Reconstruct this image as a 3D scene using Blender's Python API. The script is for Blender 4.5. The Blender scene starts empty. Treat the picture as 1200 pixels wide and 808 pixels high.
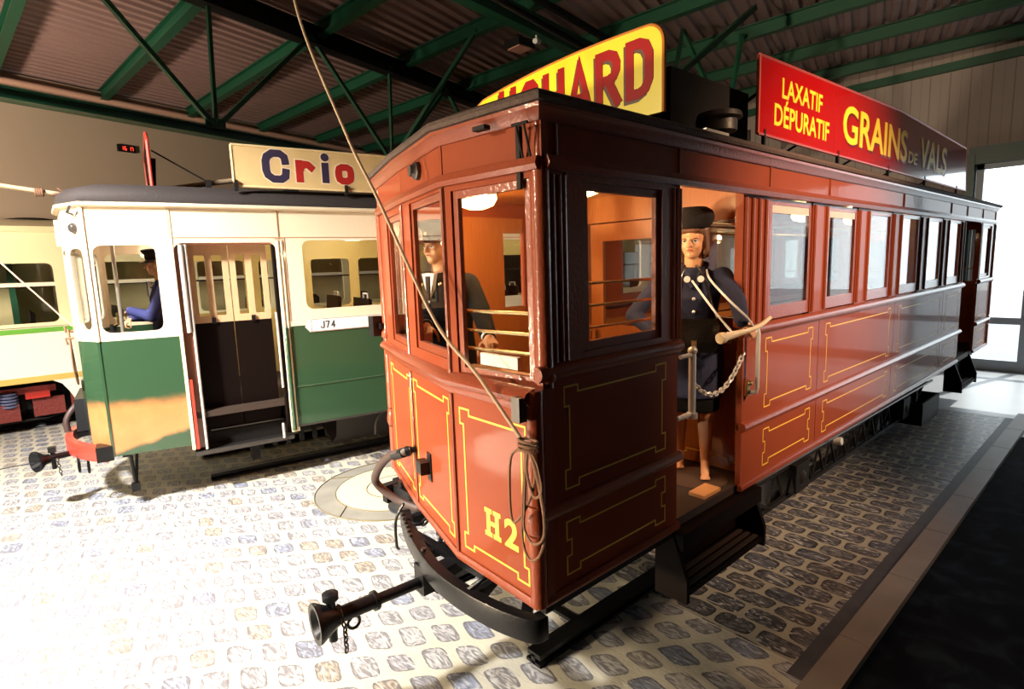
import bpy, bmesh, math, random
from mathutils import Vector, Matrix
random.seed(7)
SC = bpy.context.scene
COL = SC.collection
V = Vector
# ------------------------------------------------------------------ camera, world, lights, exposure
cd = bpy.data.cameras.new('camera'); cam = bpy.data.objects.new('camera', cd); COL.objects.link(cam)
cd.sensor_width = 36; cd.lens = 19.8; cd.clip_start = 0.05; cd.clip_end = 200
rx, dn, fw = V((.747290, -.663671, -.033159)), V((-.116950, -.082236, -.989727)), V((.654126, .743491, -.139070))
M = Matrix.Identity(4)
for i in range(3):
    M[i][0], M[i][1], M[i][2] = rx[i], -dn[i], -fw[i]
M[2][3] = 2.2
cam.matrix_world = M
SC.camera = cam
SC.view_settings.view_transform = 'Standard'; SC.view_settings.look = 'None'
SC.view_settings.gamma = 1; SC.view_settings.exposure = 0.0
try: SC.view_settings.use_curve_mapping = False
except Exception: pass
SC.cycles.max_bounces = 10; SC.cycles.transparent_max_bounces = 32
SC.cycles.sample_clamp_indirect = 6; SC.cycles.caustics_reflective = False; SC.cycles.caustics_refractive = False
try: SC.cycles.use_denoising = True
except Exception: pass
w = bpy.data.worlds.new('daylight'); SC.world = w; w.use_nodes = True
w.node_tree.nodes['Background'].inputs[0].default_value = (.88, .95, 1, 1)
w.node_tree.nodes['Background'].inputs[1].default_value = 3.6

def sunlamp(d, e, color):
    l = bpy.data.lights.new('sun', 'SUN'); l.energy = e; l.color = color; l.angle = .01
    o = bpy.data.objects.new('sun', l); COL.objects.link(o); o.rotation_euler = V(d).to_track_quat('-Z', 'Y').to_euler(); return o
def lamp(kind, name, loc, aim, energy, color, size=.2, angle=60, blend=.5, sy=None):
    l = bpy.data.lights.new(name, kind); l.energy = energy; l.color = color
    o = bpy.data.objects.new(name, l); COL.objects.link(o); o.location = loc
    if aim is not None: o.rotation_euler = (V(aim) - V(loc)).to_track_quat('-Z', 'Y').to_euler()
    if kind == 'SPOT':
        l.spot_size = math.radians(angle); l.spot_blend = blend; l.shadow_soft_size = size
    elif kind == 'AREA':
        l.shape = 'RECTANGLE'; l.size = size; l.size_y = sy or size
    else: l.shadow_soft_size = size
    return o
WARM = (1, .80, .55)
lamp('SPOT', 'assumed_front_spot', (-3.8, 4.5, 1.0), (1.7, 3.6, .8), 2700, WARM, .22, 66, .9)  # unseen low spot assumed at left to light the tram fronts
lamp('SPOT', 'assumed_high_spot', (-4.4, 5.0, 3.9), (1.8, 4.2, 2.2), 1700, WARM, .25, 70, .6)  # assumed higher spot out of view, brightens the upper fronts and yellow board
lamp('SPOT', 'added_floor_spot', (-2.4, 4.5, 5.2), (.3, 5.8, 0), 6200, (1, .95, .88), .25, 95, .9)  # unseen overhead spot added to whiten the cobbles at left
lamp('SPOT', 'assumed_sun_patch_spot', (-2.7, 9.4, 3.2), (-1.07, 5.1, 0), 42000, (1, .88, .68), .06, 11, .4)  # added narrow spot out of view, standing in for an assumed sunlit floor strip
lamp('SPOT', 'assumed_side_spot', (4.2, -2.6, 4.6), (4.6, 1.6, 2.1), 2300, (1, .66, .42), .2, 50, .95)  # unseen warm spot assumed at right for the lit saloon side
lamp('SPOT', 'added_wall_spot', (-3.5, 8.2, 3.0), (4, 14, 4.0), 2100, (1, .80, .62), .3, 100, .8)  # out-of-view spot added to raise the left wall's brightness
sunlamp((-.70, .16, -.72), 5.5, (1, .97, .92))

# ------------------------------------------------------------------ materials
def nt(name):
    m = bpy.data.materials.new(name); m.use_nodes = True
    t = m.node_tree; b = t.nodes['Principled BSDF']
    return m, t, b
def rgb(r, g, b): return (r, g, b, 1)
def plain(name, c, rough=.5, metal=0, coat=0, bump=0, bscale=30, var=0, vscale=6, spec=.5):
    m, t, b = nt(name)
    b.inputs['Base Color'].default_value = rgb(*c); b.inputs['Roughness'].default_value = rough
    b.inputs['Metallic'].default_value = metal; b.inputs['Coat Weight'].default_value = coat
    b.inputs['Coat Roughness'].default_value = .06; b.inputs['Specular IOR Level'].default_value = spec
    tc = t.nodes.new('ShaderNodeTexCoord')
    if bump:
        n = t.nodes.new('ShaderNodeTexNoise'); n.inputs['Scale'].default_value = bscale; n.inputs['Detail'].default_value = 3
        t.links.new(tc.outputs['Object'], n.inputs['Vector'])
        bp = t.nodes.new('ShaderNodeBump'); bp.inputs['Strength'].default_value = bump; bp.inputs['Distance'].default_value = .01
        t.links.new(n.outputs['Fac'], bp.inputs['Height']); t.links.new(bp.outputs[0], b.inputs['Normal'])
        if coat: t.links.new(bp.outputs[0], b.inputs['Coat Normal'])
    if var:
        n = t.nodes.new('ShaderNodeTexNoise'); n.inputs['Scale'].default_value = vscale; n.inputs['Detail'].default_value = 5
        t.links.new(tc.outputs['Object'], n.inputs['Vector'])
        mx = t.nodes.new('ShaderNodeMix'); mx.data_type = 'RGBA'
        mx.inputs[6].default_value = rgb(*[x * (1 - var) for x in c]); mx.inputs[7].default_value = rgb(*[min(1, x * (1 + var)) for x in c])
        t.links.new(n.outputs['Fac'], mx.inputs[0]); t.links.new(mx.outputs[2], b.inputs['Base Color'])
    return m
def emit(name, c, s):
    m, t, b = nt(name)
    b.inputs['Base Color'].default_value = rgb(*c); b.inputs['Emission Color'].default_value = rgb(*c); b.inputs['Emission Strength'].default_value = s
    return m
def glassy(name, tint=(.95, .96, .95), f0=.035, rough=.0):
    m = bpy.data.materials.new(name); m.use_nodes = True; t = m.node_tree; t.nodes.clear()
    o = t.nodes.new('ShaderNodeOutputMaterial'); mx = t.nodes.new('ShaderNodeMixShader')
    lw = t.nodes.new('ShaderNodeLayerWeight'); lw.inputs[0].default_value = .5
    pw = t.nodes.new('ShaderNodeMath'); pw.operation = 'POWER'; pw.inputs[1].default_value = 5
    f = t.nodes.new('ShaderNodeMath'); f.operation = 'MULTIPLY_ADD'; f.inputs[1].default_value = 1 - f0; f.inputs[2].default_value = f0
    t.links.new(lw.outputs['Facing'], pw.inputs[0]); t.links.new(pw.outputs[0], f.inputs[0])
    a = t.nodes.new('ShaderNodeBsdfTransparent'); a.inputs[0].default_value = rgb(*tint)
    g = t.nodes.new('ShaderNodeBsdfGlossy'); g.inputs['Roughness'].default_value = rough
    t.links.new(f.outputs[0], mx.inputs[0]); t.links.new(a.outputs[0], mx.inputs[1]); t.links.new(g.outputs[0], mx.inputs[2])
    t.links.new(mx.outputs[0], o.inputs[0])
    return m
def wood(name, c1, c2, rough=.3, coat=.6, axis='Z', scale=5):
    m, t, b = nt(name)
    tc = t.nodes.new('ShaderNodeTexCoord'); mp = t.nodes.new('ShaderNodeMapping')
    sc = {'X': (1, 14, 14), 'Y': (14, 1, 14), 'Z': (14, 14, 1)}[axis]
    mp.inputs['Scale'].default_value = sc
    n = t.nodes.new('ShaderNodeTexNoise'); n.inputs['Scale'].default_value = scale; n.inputs['Detail'].default_value = 6
    cr = t.nodes.new('ShaderNodeMix'); cr.data_type = 'RGBA'; cr.inputs[6].default_value = rgb(*c1); cr.inputs[7].default_value = rgb(*c2)
    t.links.new(tc.outputs['Object'], mp.inputs[0]); t.links.new(mp.outputs[0], n.inputs['Vector'])
    t.links.new(n.outputs['Fac'], cr.inputs[0]); t.links.new(cr.outputs[2], b.inputs['Base Color'])
    b.inputs['Roughness'].default_value = rough; b.inputs['Coat Weight'].default_value = coat; b.inputs['Coat Roughness'].default_value = .08
    return m

RED = plain('oxide_red_paint', (.245, .053, .022), .5, spec=.05, coat=.30, bump=.05, bscale=14, var=.12, vscale=3)
REDTRIM = plain('oxide_red_trim_paint', (.235, .050, .021), .34, spec=.25, coat=.55, bump=.25, bscale=60)
PIN = plain('yellow_lining_paint', (.88, .58, .07), .4)
CANVAS = plain('brown_roof_canvas', (.075, .048, .038), .85, bump=.8, bscale=50, var=.3)
BLACK = plain('black_iron_paint', (.006, .006, .007), .38, spec=.25, coat=.1, bump=.15, bscale=60)
DULLBLACK = plain('dull_black_iron', (.009, .008, .008), .65, spec=.2, bump=.2, bscale=40)
IRON = plain('worn_iron', (.10, .09, .085), .45, metal=.8, bump=.2)
BRASS = plain('brass', (.80, .62, .32), .25, metal=1)
STEEL = plain('bright_steel', (.74, .70, .64), .3, metal=.35)
GLASS = glassy('window_glass')
WOOD = wood('varnished_wood', (.27, .080, .017), (.43, .15, .035))
WOODH = wood('varnished_wood_boards', (.32, .10, .02), (.48, .18, .04), axis='X')
DARKWOOD = wood('dark_floor_wood', (.018, .010, .007), (.038, .02, .012), .7, 0, 'X')
BOARDWOOD = wood('pale_board_wood', (.55, .25, .09), (.70, .36, .14), .5, 0, 'X')
CREAM = plain('cream_paint', (.80, .66, .48), .38, coat=.4, bump=.05, bscale=10)
CREAMTRIM = plain('cream_trim_paint', (.78, .66, .46), .35, coat=.4)
GREEN = plain('dark_green_paint', (.028, .068, .033), .22, coat=.8, bump=.03, bscale=8)
DARKROOF = plain('dark_roof_felt', (.022, .016, .016), .8, bump=.4, bscale=40)
YELLOWIN = plain('yellow_interior_paint', (.80, .66, .25), .5)
TAN = wood('pale_tan_door_wood', (.50, .31, .17), (.62, .41, .23), .4, .3)
BLACKBROWN = plain('black_brown_paint', (.006, .003, .0025), .55, spec=.06)
WHITE = plain('white_plate_enamel', (.85, .84, .80), .3, coat=.3)
BLK = plain('black_lettering', (.012, .010, .012), .5)
REDP = plain('red_frame_paint', (.62, .05, .03), .4, coat=.2)
CREAMYEL = plain('pale_yellow_paint', (.86, .78, .48), .4, coat=.3)
CREAMLOW = plain('cream_white_paint', (.86, .82, .66), .4, coat=.3)
STRIPEG = plain('green_stripe_paint', (.12, .36, .04), .45)
STRIPEB = plain('ochre_stripe_paint', (.62, .40, .10), .45)
STEELGREEN = plain('green_girder_paint', (.006, .070, .033), .45, bump=.1)
DECK = plain('pinkish_steel_deck', (.30, .19, .17), .55, var=.12, vscale=1.2)
SKIN = plain('mannequin_skin', (.72, .36, .18), .45, var=.05)
SKINLEG = plain('mannequin_leg_skin', (.60, .27, .12), .42)
NAVY = plain('navy_wool', (.012, .016, .05), .8, bump=.5, bscale=220)
NAVYB = plain('blue_uniform_wool', (.03, .035, .16), .8, bump=.5, bscale=220)
BLACKWOOL = plain('black_wool', (.007, .0065, .007), .9, spec=.08, bump=.5, bscale=220)
HAIR = wood('brown_hair', (.07, .025, .010), (.20, .08, .03), .5, 0, 'Z', 30)
LEATHER = plain('black_leather', (.010, .008, .007), .22, coat=.6, bump=.15, bscale=90)
SHIRT = plain('white_cotton', (.85, .85, .83), .8)
IVORY = plain('ivory_horn', (.78, .66, .46), .35, coat=.4, var=.12)
ROPE = plain('pale_rope', (.50, .36, .24), .8, bump=.6, bscale=200)
ROPEBROWN = plain('brown_rope', (.22, .11, .06), .8, bump=.6, bscale=200)
RUBBER = plain('brown_rubber_hose', (.055, .03, .024), .5)

# --- node helper for the floor and the clad walls
class NG:
    def __init__(s, t): s.t = t
    def m(s, op, a, b=None, c=None):
        n = s.t.nodes.new('ShaderNodeMath'); n.operation = op
        for i, x in enumerate((a, b, c)):
            if x is None: continue
            if hasattr(x, 'default_value'): s.t.links.new(x, n.inputs[i])
            else: n.inputs[i].default_value = x
        return n.outputs[0]
    def mix(s, f, a, b):
        n = s.t.nodes.new('ShaderNodeMix'); n.data_type = 'RGBA'
        for i, x in ((0, f), (6, a), (7, b)):
            if hasattr(x, 'default_value'): s.t.links.new(x, n.inputs[i])
            else: n.inputs[i].default_value = x if i == 0 else rgb(*x)
        return n.outputs[2]
    def ramp(s, x, lo, hi):
        n = s.t.nodes.new('ShaderNodeMapRange'); n.interpolation_type = 'SMOOTHSTEP'
        s.t.links.new(x, n.inputs[0]); n.inputs[1].default_value = lo; n.inputs[2].default_value = hi
        return n.outputs[0]
    def comb(s, x, y, z=0.0):
        n = s.t.nodes.new('ShaderNodeCombineXYZ')
        for i, q in enumerate((x, y, z)):
            if hasattr(q, 'default_value'): s.t.links.new(q, n.inputs[i])
            else: n.inputs[i].default_value = q
        return n.outputs[0]
    def noise(s, vec, sc, det=3, dist=0):
        n = s.t.nodes.new('ShaderNodeTexNoise'); s.t.links.new(vec, n.inputs['Vector'])
        n.inputs['Scale'].default_value = sc; n.inputs['Detail'].default_value = det; n.inputs['Distortion'].default_value = dist
        return n.outputs['Fac'], n.outputs['Color']
    def white(s, vec):
        n = s.t.nodes.new('ShaderNodeTexWhiteNoise'); n.noise_dimensions = '3D'; s.t.links.new(vec, n.inputs[0])
        return n.outputs[0], n.outputs[1]
    def xyz(s):
        g = s.t.nodes.new('ShaderNodeNewGeometry'); p = s.t.nodes.new('ShaderNodeSeparateXYZ')
        s.t.links.new(g.outputs['Position'], p.inputs[0])
        return g.outputs['Position'], p.outputs[0], p.outputs[1], p.outputs[2]

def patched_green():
    m, t, b = nt('green_paint_with_orange_patch'); g = NG(t)  # orange-brown tone low on the panel, with noisy fading edges
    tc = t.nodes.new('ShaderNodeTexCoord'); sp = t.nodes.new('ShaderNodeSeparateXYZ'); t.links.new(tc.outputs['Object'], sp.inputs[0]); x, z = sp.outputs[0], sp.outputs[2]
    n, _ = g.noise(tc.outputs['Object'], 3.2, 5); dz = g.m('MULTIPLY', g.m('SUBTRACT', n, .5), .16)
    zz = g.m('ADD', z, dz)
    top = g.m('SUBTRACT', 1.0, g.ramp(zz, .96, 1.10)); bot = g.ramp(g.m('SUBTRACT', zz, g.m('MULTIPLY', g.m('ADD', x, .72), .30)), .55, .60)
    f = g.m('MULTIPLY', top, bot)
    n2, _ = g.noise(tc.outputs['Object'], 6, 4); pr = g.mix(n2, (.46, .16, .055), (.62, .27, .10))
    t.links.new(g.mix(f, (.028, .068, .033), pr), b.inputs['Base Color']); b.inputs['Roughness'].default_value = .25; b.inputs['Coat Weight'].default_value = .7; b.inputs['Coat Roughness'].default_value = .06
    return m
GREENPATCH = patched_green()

def cobble_material():
    m, t, b = nt('painted_cobblestones'); g = NG(t)
    pos, x, y, z = g.xyz()
    P, L, SH = .165, .262, .113
    wob, wobc = g.noise(pos, 2.3, 2)
    xx = g.m('ADD', x, g.m('MULTIPLY', g.m('SUBTRACT', wob, .5), .06))
    q = g.m('DIVIDE', xx, P); ci = g.m('FLOOR', q); fx = g.m('SUBTRACT', q, ci)
    new = g.ramp(x, 2.93, 2.97)
    v = g.m('DIVIDE', g.m('ADD', g.m('ADD', y, g.m('MULTIPLY', g.m('ADD', g.m('MULTIPLY', ci, new), g.m('MULTIPLY', g.m('SUBTRACT', q, .5), g.m('SUBTRACT', 1.0, new))), SH)), g.m('MULTIPLY', g.m('SUBTRACT', wob, .5), .09)), L)
    ri = g.m('FLOOR', v); fy = g.m('SUBTRACT', v, ri)
    cell = g.comb(ci, ri, 0.0)
    wv, wc = g.white(cell); w2, _ = g.white(g.comb(ri, ci, 7.0)); w3, _ = g.white(g.comb(ri, ci, 13.0))
    new = g.ramp(x, 2.93, 2.97)
    ax = g.m('ADD', g.m('ADD', .67, g.m('MULTIPLY', new, .18)), g.m('MULTIPLY', wv, .10)); ay = g.m('ADD', g.m('ADD', .73, g.m('MULTIPLY', new, .11)), g.m('MULTIPLY', w2, .09))
    dx = g.m('DIVIDE', g.m('MULTIPLY', g.m('ABSOLUTE', g.m('SUBTRACT', g.m('SUBTRACT', fx, .5), g.m('MULTIPLY', g.m('MULTIPLY', g.m('SUBTRACT', fy, .5), .32), g.m('SUBTRACT', 1.0, new)))), 2.0), ax)
    dy = g.m('DIVIDE', g.m('MULTIPLY', g.m('ABSOLUTE', g.m('SUBTRACT', fy, .5)), 2.0), ay)
    d = g.m('ADD', g.m('POWER', dx, 3.8), g.m('POWER', dy, 4.6))
    n1, _ = g.noise(pos, 26, 3, 1.5)
    d = g.m('ADD', d, g.m('MULTIPLY', g.m('SUBTRACT', n1, .5), .55))
    stone = g.m('SUBTRACT', 1.0, g.ramp(d, .84, 1.08))
    rim = g.m('MULTIPLY', g.ramp(d, .30, .80), stone)
    # brush strokes: stretched swirling noise, different in every stone
    sv = g.comb(g.m('ADD', g.m('MULTIPLY', g.m('SUBTRACT', fx, .5), 1.2), g.m('MULTIPLY', ci, 3.7)),
                g.m('ADD', g.m('MULTIPLY', g.m('SUBTRACT', fy, .5), .55), g.m('MULTIPLY', ri, 5.3)), 0.0)
    st, _ = g.noise(sv, 3.4, 2, 2.6)
    dark = g.ramp(st, .56, .40); light = g.ramp(st, .58, .66)
    base = g.mix(w2, (.33, .33, .365), (.42, .42, .43)); base = g.mix(g.ramp(w3, .80, .84), base, (.37, .32, .26))
    base = g.mix(g.ramp(wv, .80, .84), base, (.25, .28, .37))
    new = g.ramp(x, 2.93, 2.97)
    base = g.mix(g.m('MULTIPLY', new, .75), base, (.075, .072, .082))
    deep = g.mix(new, (.115, .11, .12), (.022, .021, .026))
    c = g.mix(g.m('MULTIPLY', dark, .75), base, deep)
    c = g.mix(g.m('MULTIPLY', rim, .8), c, deep)
    c = g.mix(g.m('MULTIPLY', light, .75), c, (.55, .54, .52))
    j, _ = g.noise(pos, 9, 4)
    joint = g.mix(j, (.44, .415, .34), (.58, .55, .46))
    joint = g.mix(g.m('MULTIPLY', new, .45), joint, (.16, .138, .10))
    c = g.mix(stone, joint, c)
    seam = g.m('LESS_THAN', g.m('ABSOLUTE', g.m('SUBTRACT', x, 2.95)), .004)
    c = g.mix(g.m('MULTIPLY', seam, g.m('LESS_THAN', y, 2.1)), c, (.6, .57, .5))
    t.links.new(c, b.inputs['Base Color'])
    b.inputs['Roughness'].default_value = .42; b.inputs['Specular IOR Level'].default_value = .4
    bp = t.nodes.new('ShaderNodeBump'); bp.inputs['Strength'].default_value = .25; bp.inputs['Distance'].default_value = .01
    t.links.new(st, bp.inputs['Height']); t.links.new(bp.outputs[0], b.inputs['Normal'])
    return m
COBBLE = cobble_material()
CONCRETE = plain('pale_concrete', (.42, .43, .44), .35, bump=.1, var=.12, vscale=2)
GUTTER = plain('dark_gutter_paint', (.05, .047, .052), .6, var=.4, vscale=8)
KERBST = plain('kerb_stone', (.20, .165, .135), .55, bump=.2, bscale=40, var=.2, vscale=5)
def asphalt_material():
    m, t, b = nt('blue_black_carpet'); g = NG(t)
    pos, x, y, z = g.xyz(); n, _ = g.noise(pos, 5, 6, .6)
    t.links.new(g.mix(g.ramp(n, .42, .75), (.002, .003, .007), (.014, .024, .036)), b.inputs['Base Color'])
    b.inputs['Roughness'].default_value = .95; b.inputs['Specular IOR Level'].default_value = .08
    return m
ASPHALT = asphalt_material()
def clad_material(name, c, period):
    m, t, b = nt(name); g = NG(t); pos, x, y, z = g.xyz()
    f = g.m('FRACT', g.m('DIVIDE', g.m('ADD', g.m('MULTIPLY', x, .95), y), period))
    e = g.m('LESS_THAN', f, .07)
    e2 = g.m('LESS_THAN', g.m('ABSOLUTE', g.m('SUBTRACT', f, .5)), .03)
    n, _ = g.noise(pos, .8, 3)
    c0 = g.mix(n, tuple(k * .92 for k in c), tuple(k * 1.08 for k in c))
    c1 = g.mix(g.m('MULTIPLY', e, .55), c0, tuple(k * .35 for k in c)); c1 = g.mix(g.m('MULTIPLY', e2, .25), c1, tuple(k * .4 for k in c))
    t.links.new(c1, b.inputs['Base Color']); b.inputs['Roughness'].default_value = .6
    return m
CLAD = clad_material('beige_wall_cladding', (.36, .285, .255), .30)
PLASTER = plain('beige_wall_panels', (.46, .37, .27), .75, var=.06, vscale=.7)

# ------------------------------------------------------------------ mesh helpers
class MB:
    def __init__(s): s.b = bmesh.new()
    def hexa(s, p):
        v = [s.b.verts.new(q) for q in p]
        for f in ((0, 3, 2, 1), (4, 5, 6, 7), (0, 1, 5, 4), (1, 2, 6, 5), (2, 3, 7, 6), (3, 0, 4, 7)):
            s.b.faces.new([v[i] for i in f])
        return s
    def box(s, x0, x1, y0, y1, z0, z1):
        x0, x1 = sorted((x0, x1)); y0, y1 = sorted((y0, y1)); z0, z1 = sorted((z0, z1))
        return s.hexa([(x0, y0, z0), (x1, y0, z0), (x1, y1, z0), (x0, y1, z0), (x0, y0, z1), (x1, y0, z1), (x1, y1, z1), (x0, y1, z1)])
    def beam(s, a, b, wd, ht, up=(0, 0, 1)):
        a, b = V(a), V(b); d = (b - a).normalized(); r = d.cross(V(up))
        if r.length < 1e-4: r = d.cross(V((1, 0, 0)))
        r.normalize(); u = r.cross(d)
        r *= wd / 2; u *= ht / 2
        return s.hexa([a - r - u, a + r - u, b + r - u, b - r - u, a - r + u, a + r + u, b + r + u, b - r + u])
    def ibeam(s, a, b, wd, ht, tf=.015):
        a, b = V(a), V(b); o = V((0, 0, ht / 2 - tf / 2))
        s.beam(a + o, b + o, wd, tf); s.beam(a - o, b - o, wd, tf); return s.beam(a, b, tf, ht - tf)
    def prism(s, poly, ax, a0, a1):
        # poly: 2D points in the plane without axis ax
        def P(p, a): return {'x': (a, p[0], p[1]), 'y': (p[0], a, p[1]), 'z': (p[0], p[1], a)}[ax]
        lo = [s.b.verts.new(P(p, a0)) for p in poly]; hi = [s.b.verts.new(P(p, a1)) for p in poly]
        n = len(poly); s.b.faces.new(lo[::-1]); s.b.faces.new(hi)
        for i in range(n): s.b.faces.new((lo[i], lo[(i + 1) % n], hi[(i + 1) % n], hi[i]))
        return s
    def tube(s, pts, r, n=8, closed=False, cap=True):
        pts = [V(p) for p in pts]; rings = []
        rr = r if hasattr(r, '__len__') else [r] * len(pts)
        k = len(pts); prev = None
        for i, p in enumerate(pts):
            a = pts[(i - 1) % k] if (i or closed) else p; c = pts[(i + 1) % k] if (i < k - 1 or closed) else p
            d = (c - a).normalized()
            if prev is None:
                u = d.orthogonal().normalized()
            else:
                u = prev - d * prev.dot(d)
                u = u.normalized() if u.length > 1e-6 else d.orthogonal().normalized()
            prev = u; w_ = d.cross(u)
            rings.append([s.b.verts.new(p + (u * math.cos(2 * math.pi * j / n) + w_ * math.sin(2 * math.pi * j / n)) * rr[i]) for j in range(n)])
        for i in range(k if closed else k - 1):
            A, B = rings[i], rings[(i + 1) % k]
            for j in range(n): s.b.faces.new((A[j], A[(j + 1) % n], B[(j + 1) % n], B[j]))
        if cap and not closed: s.b.faces.new(rings[0][::-1]); s.b.faces.new(rings[-1])
        return s
    def lathe(s, prof, origin, axis=(0, 0, 1), n=24):
        # prof: (radius, distance along axis)
        o = V(origin); d = V(axis).normalized(); u = d.orthogonal().normalized(); w_ = d.cross(u); rings = []
        for r, h in prof:
            if r < 1e-6: rings.append([s.b.verts.new(o + d * h)])
            else: rings.append([s.b.verts.new(o + d * h + (u * math.cos(2 * math.pi * j / n) + w_ * math.sin(2 * math.pi * j / n)) * r) for j in range(n)])
        for A, B in zip(rings[:-1], rings[1:]):
            for j in range(n):
                k = (j + 1) % n
                if len(A) == 1 and len(B) == 1: continue
                if len(A) == 1: s.b.faces.new((A[0], B[k], B[j]))
                elif len(B) == 1: s.b.faces.new((A[j], A[k], B[0]))
                else: s.b.faces.new((A[j], A[k], B[k], B[j]))
        if len(rings[0]) > 1: s.b.faces.new(rings[0][::-1])
        if len(rings[-1]) > 1: s.b.faces.new(rings[-1])
        return s
    def ball(s, c, r, n=12, sc=(1, 1, 1), rot=None):
        mt = Matrix.Translation(V(c)) @ (rot.to_4x4() if rot else Matrix.Identity(4)) @ Matrix.Diagonal((r * sc[0], r * sc[1], r * sc[2], 1))
        bmesh.ops.create_uvsphere(s.b, u_segments=n, v_segments=max(6, n * 2 // 3), radius=1, matrix=mt); return s
    def capsule(s, a, b, ra, rb, n=14):
        a, b = V(a), V(b); s.ball(a, ra, n); s.ball(b, rb, n)
        if (b - a).length > 1e-5: s.tube([a, b], [ra, rb], n)
        return s
    def sweep(s, path, prof, closed=False):
        # path: 2D points, outward to the right of travel; prof: (outward offset, z) points, an open or closed strip
        n = len(path); P = [V(p) for p in path]; rings = []
        for i in range(n):
            def nrm(a, b): d = (b - a).normalized(); return V((d.y, -d.x))
            if closed or 0 < i < n - 1:
                n0, n1 = nrm(P[i - 1], P[i]), nrm(P[i], P[(i + 1) % n]); m_ = (n0 + n1).normalized(); k = 1 / max(.3, m_.dot(n0))
            elif i == 0: m_ = nrm(P[0], P[1]); k = 1
            else: m_ = nrm(P[-2], P[-1]); k = 1
            rings.append([s.b.verts.new((P[i].x + m_.x * k * o, P[i].y + m_.y * k * o, z)) for o, z in prof])
        m = len(prof)
        for i in range(n if closed else n - 1):
            A, B = rings[i], rings[(i + 1) % n]
            for j in range(m - 1): s.b.faces.new((A[j], B[j], B[j + 1], A[j + 1]))
        return rings
    def build(s, name, mat, parent=None, off=(0, 0, 0), smooth=40, bev=0, fix=True):
        if bev:
            bmesh.ops.bevel(s.b, geom=[e for e in s.b.edges if len(e.link_faces) == 2 and e.calc_face_angle(0) > .5], offset=bev, segments=2, affect='EDGES', clamp_overlap=True)
        if fix: bmesh.ops.recalc_face_normals(s.b, faces=s.b.faces[:])
        me = bpy.data.meshes.new(name); bmesh.ops.translate(s.b, verts=s.b.verts[:], vec=-V(off)); s.b.to_mesh(me); s.b.free()
        for m in (mat if isinstance(mat, (list, tuple)) else [mat]): me.materials.append(m)
        if smooth:
            me.polygons.foreach_set('use_smooth', [True] * len(me.polygons)); me.set_sharp_from_angle(angle=math.radians(smooth))
        o = bpy.data.objects.new(name, me); COL.objects.link(o)
        if parent: o.parent = parent
        return o

GLYPH = {
 'r': [([(0, 0), (0, 1)], False), ([(.05, .60), (.18, .84), (.45, .97), (.75, .95), (1, .78)], False)],
 'o': [([(.3, 0), (.7, 0), (.93, .12), (1, .35), (1, .65), (.93, .88), (.7, 1), (.3, 1), (.07, .88), (0, .65), (0, .35), (.07, .12)], True)], 'i': [([(0, 0), (0, 1)], False)],
 'J': [([(1, 1), (1, .2), (.8, 0), (.25, 0), (0, .2)], False)], '7': [([(0, 1), (1, 1), (.35, 0)], False)], '4': [([(.75, 0), (.75, 1), (0, .3), (1, .3)], False)],
 'D': [([(0, 0), (0, 1), (.5, 1), (.82, .93), (1, .75), (1, .25), (.82, .07), (.5, 0)], True)],
 'R': [([(0, 0), (0, 1), (.55, 1), (.86, .93), (1, .78), (.98, .64), (.84, .52), (.55, .47), (.43, .47)], False), ([(.52, .46), (1.02, 0)], False)],
 'A': [([(-.04, 0), (.5, 1.0), (1.04, 0)], False), ([(.2, .28), (.8, .28)], False)],
 'H': [([(0, 0), (0, 1)], False), ([(1, 0), (1, 1)], False), ([(0, .52), (1, .52)], False)],
 'C': [([(1, .72), (.97, .88), (.75, 1), (.35, 1), (.08, .86), (0, .68), (0, .32), (.08, .14), (.35, 0), (.75, 0), (.97, .12), (1, .28)], False)],
 'U': [([(0, 1), (0, .28), (.1, .08), (.35, 0), (.65, 0), (.9, .08), (1, .28), (1, 1)], False)],
 'S': [([(.98, .74), (.92, .9), (.7, 1), (.3, 1), (.08, .9), (.02, .74), (.1, .60), (.35, .53), (.68, .46), (.92, .38), (.98, .24), (.9, .08), (.68, 0), (.3, 0), (.06, .1), (0, .28)], False)]}
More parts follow.
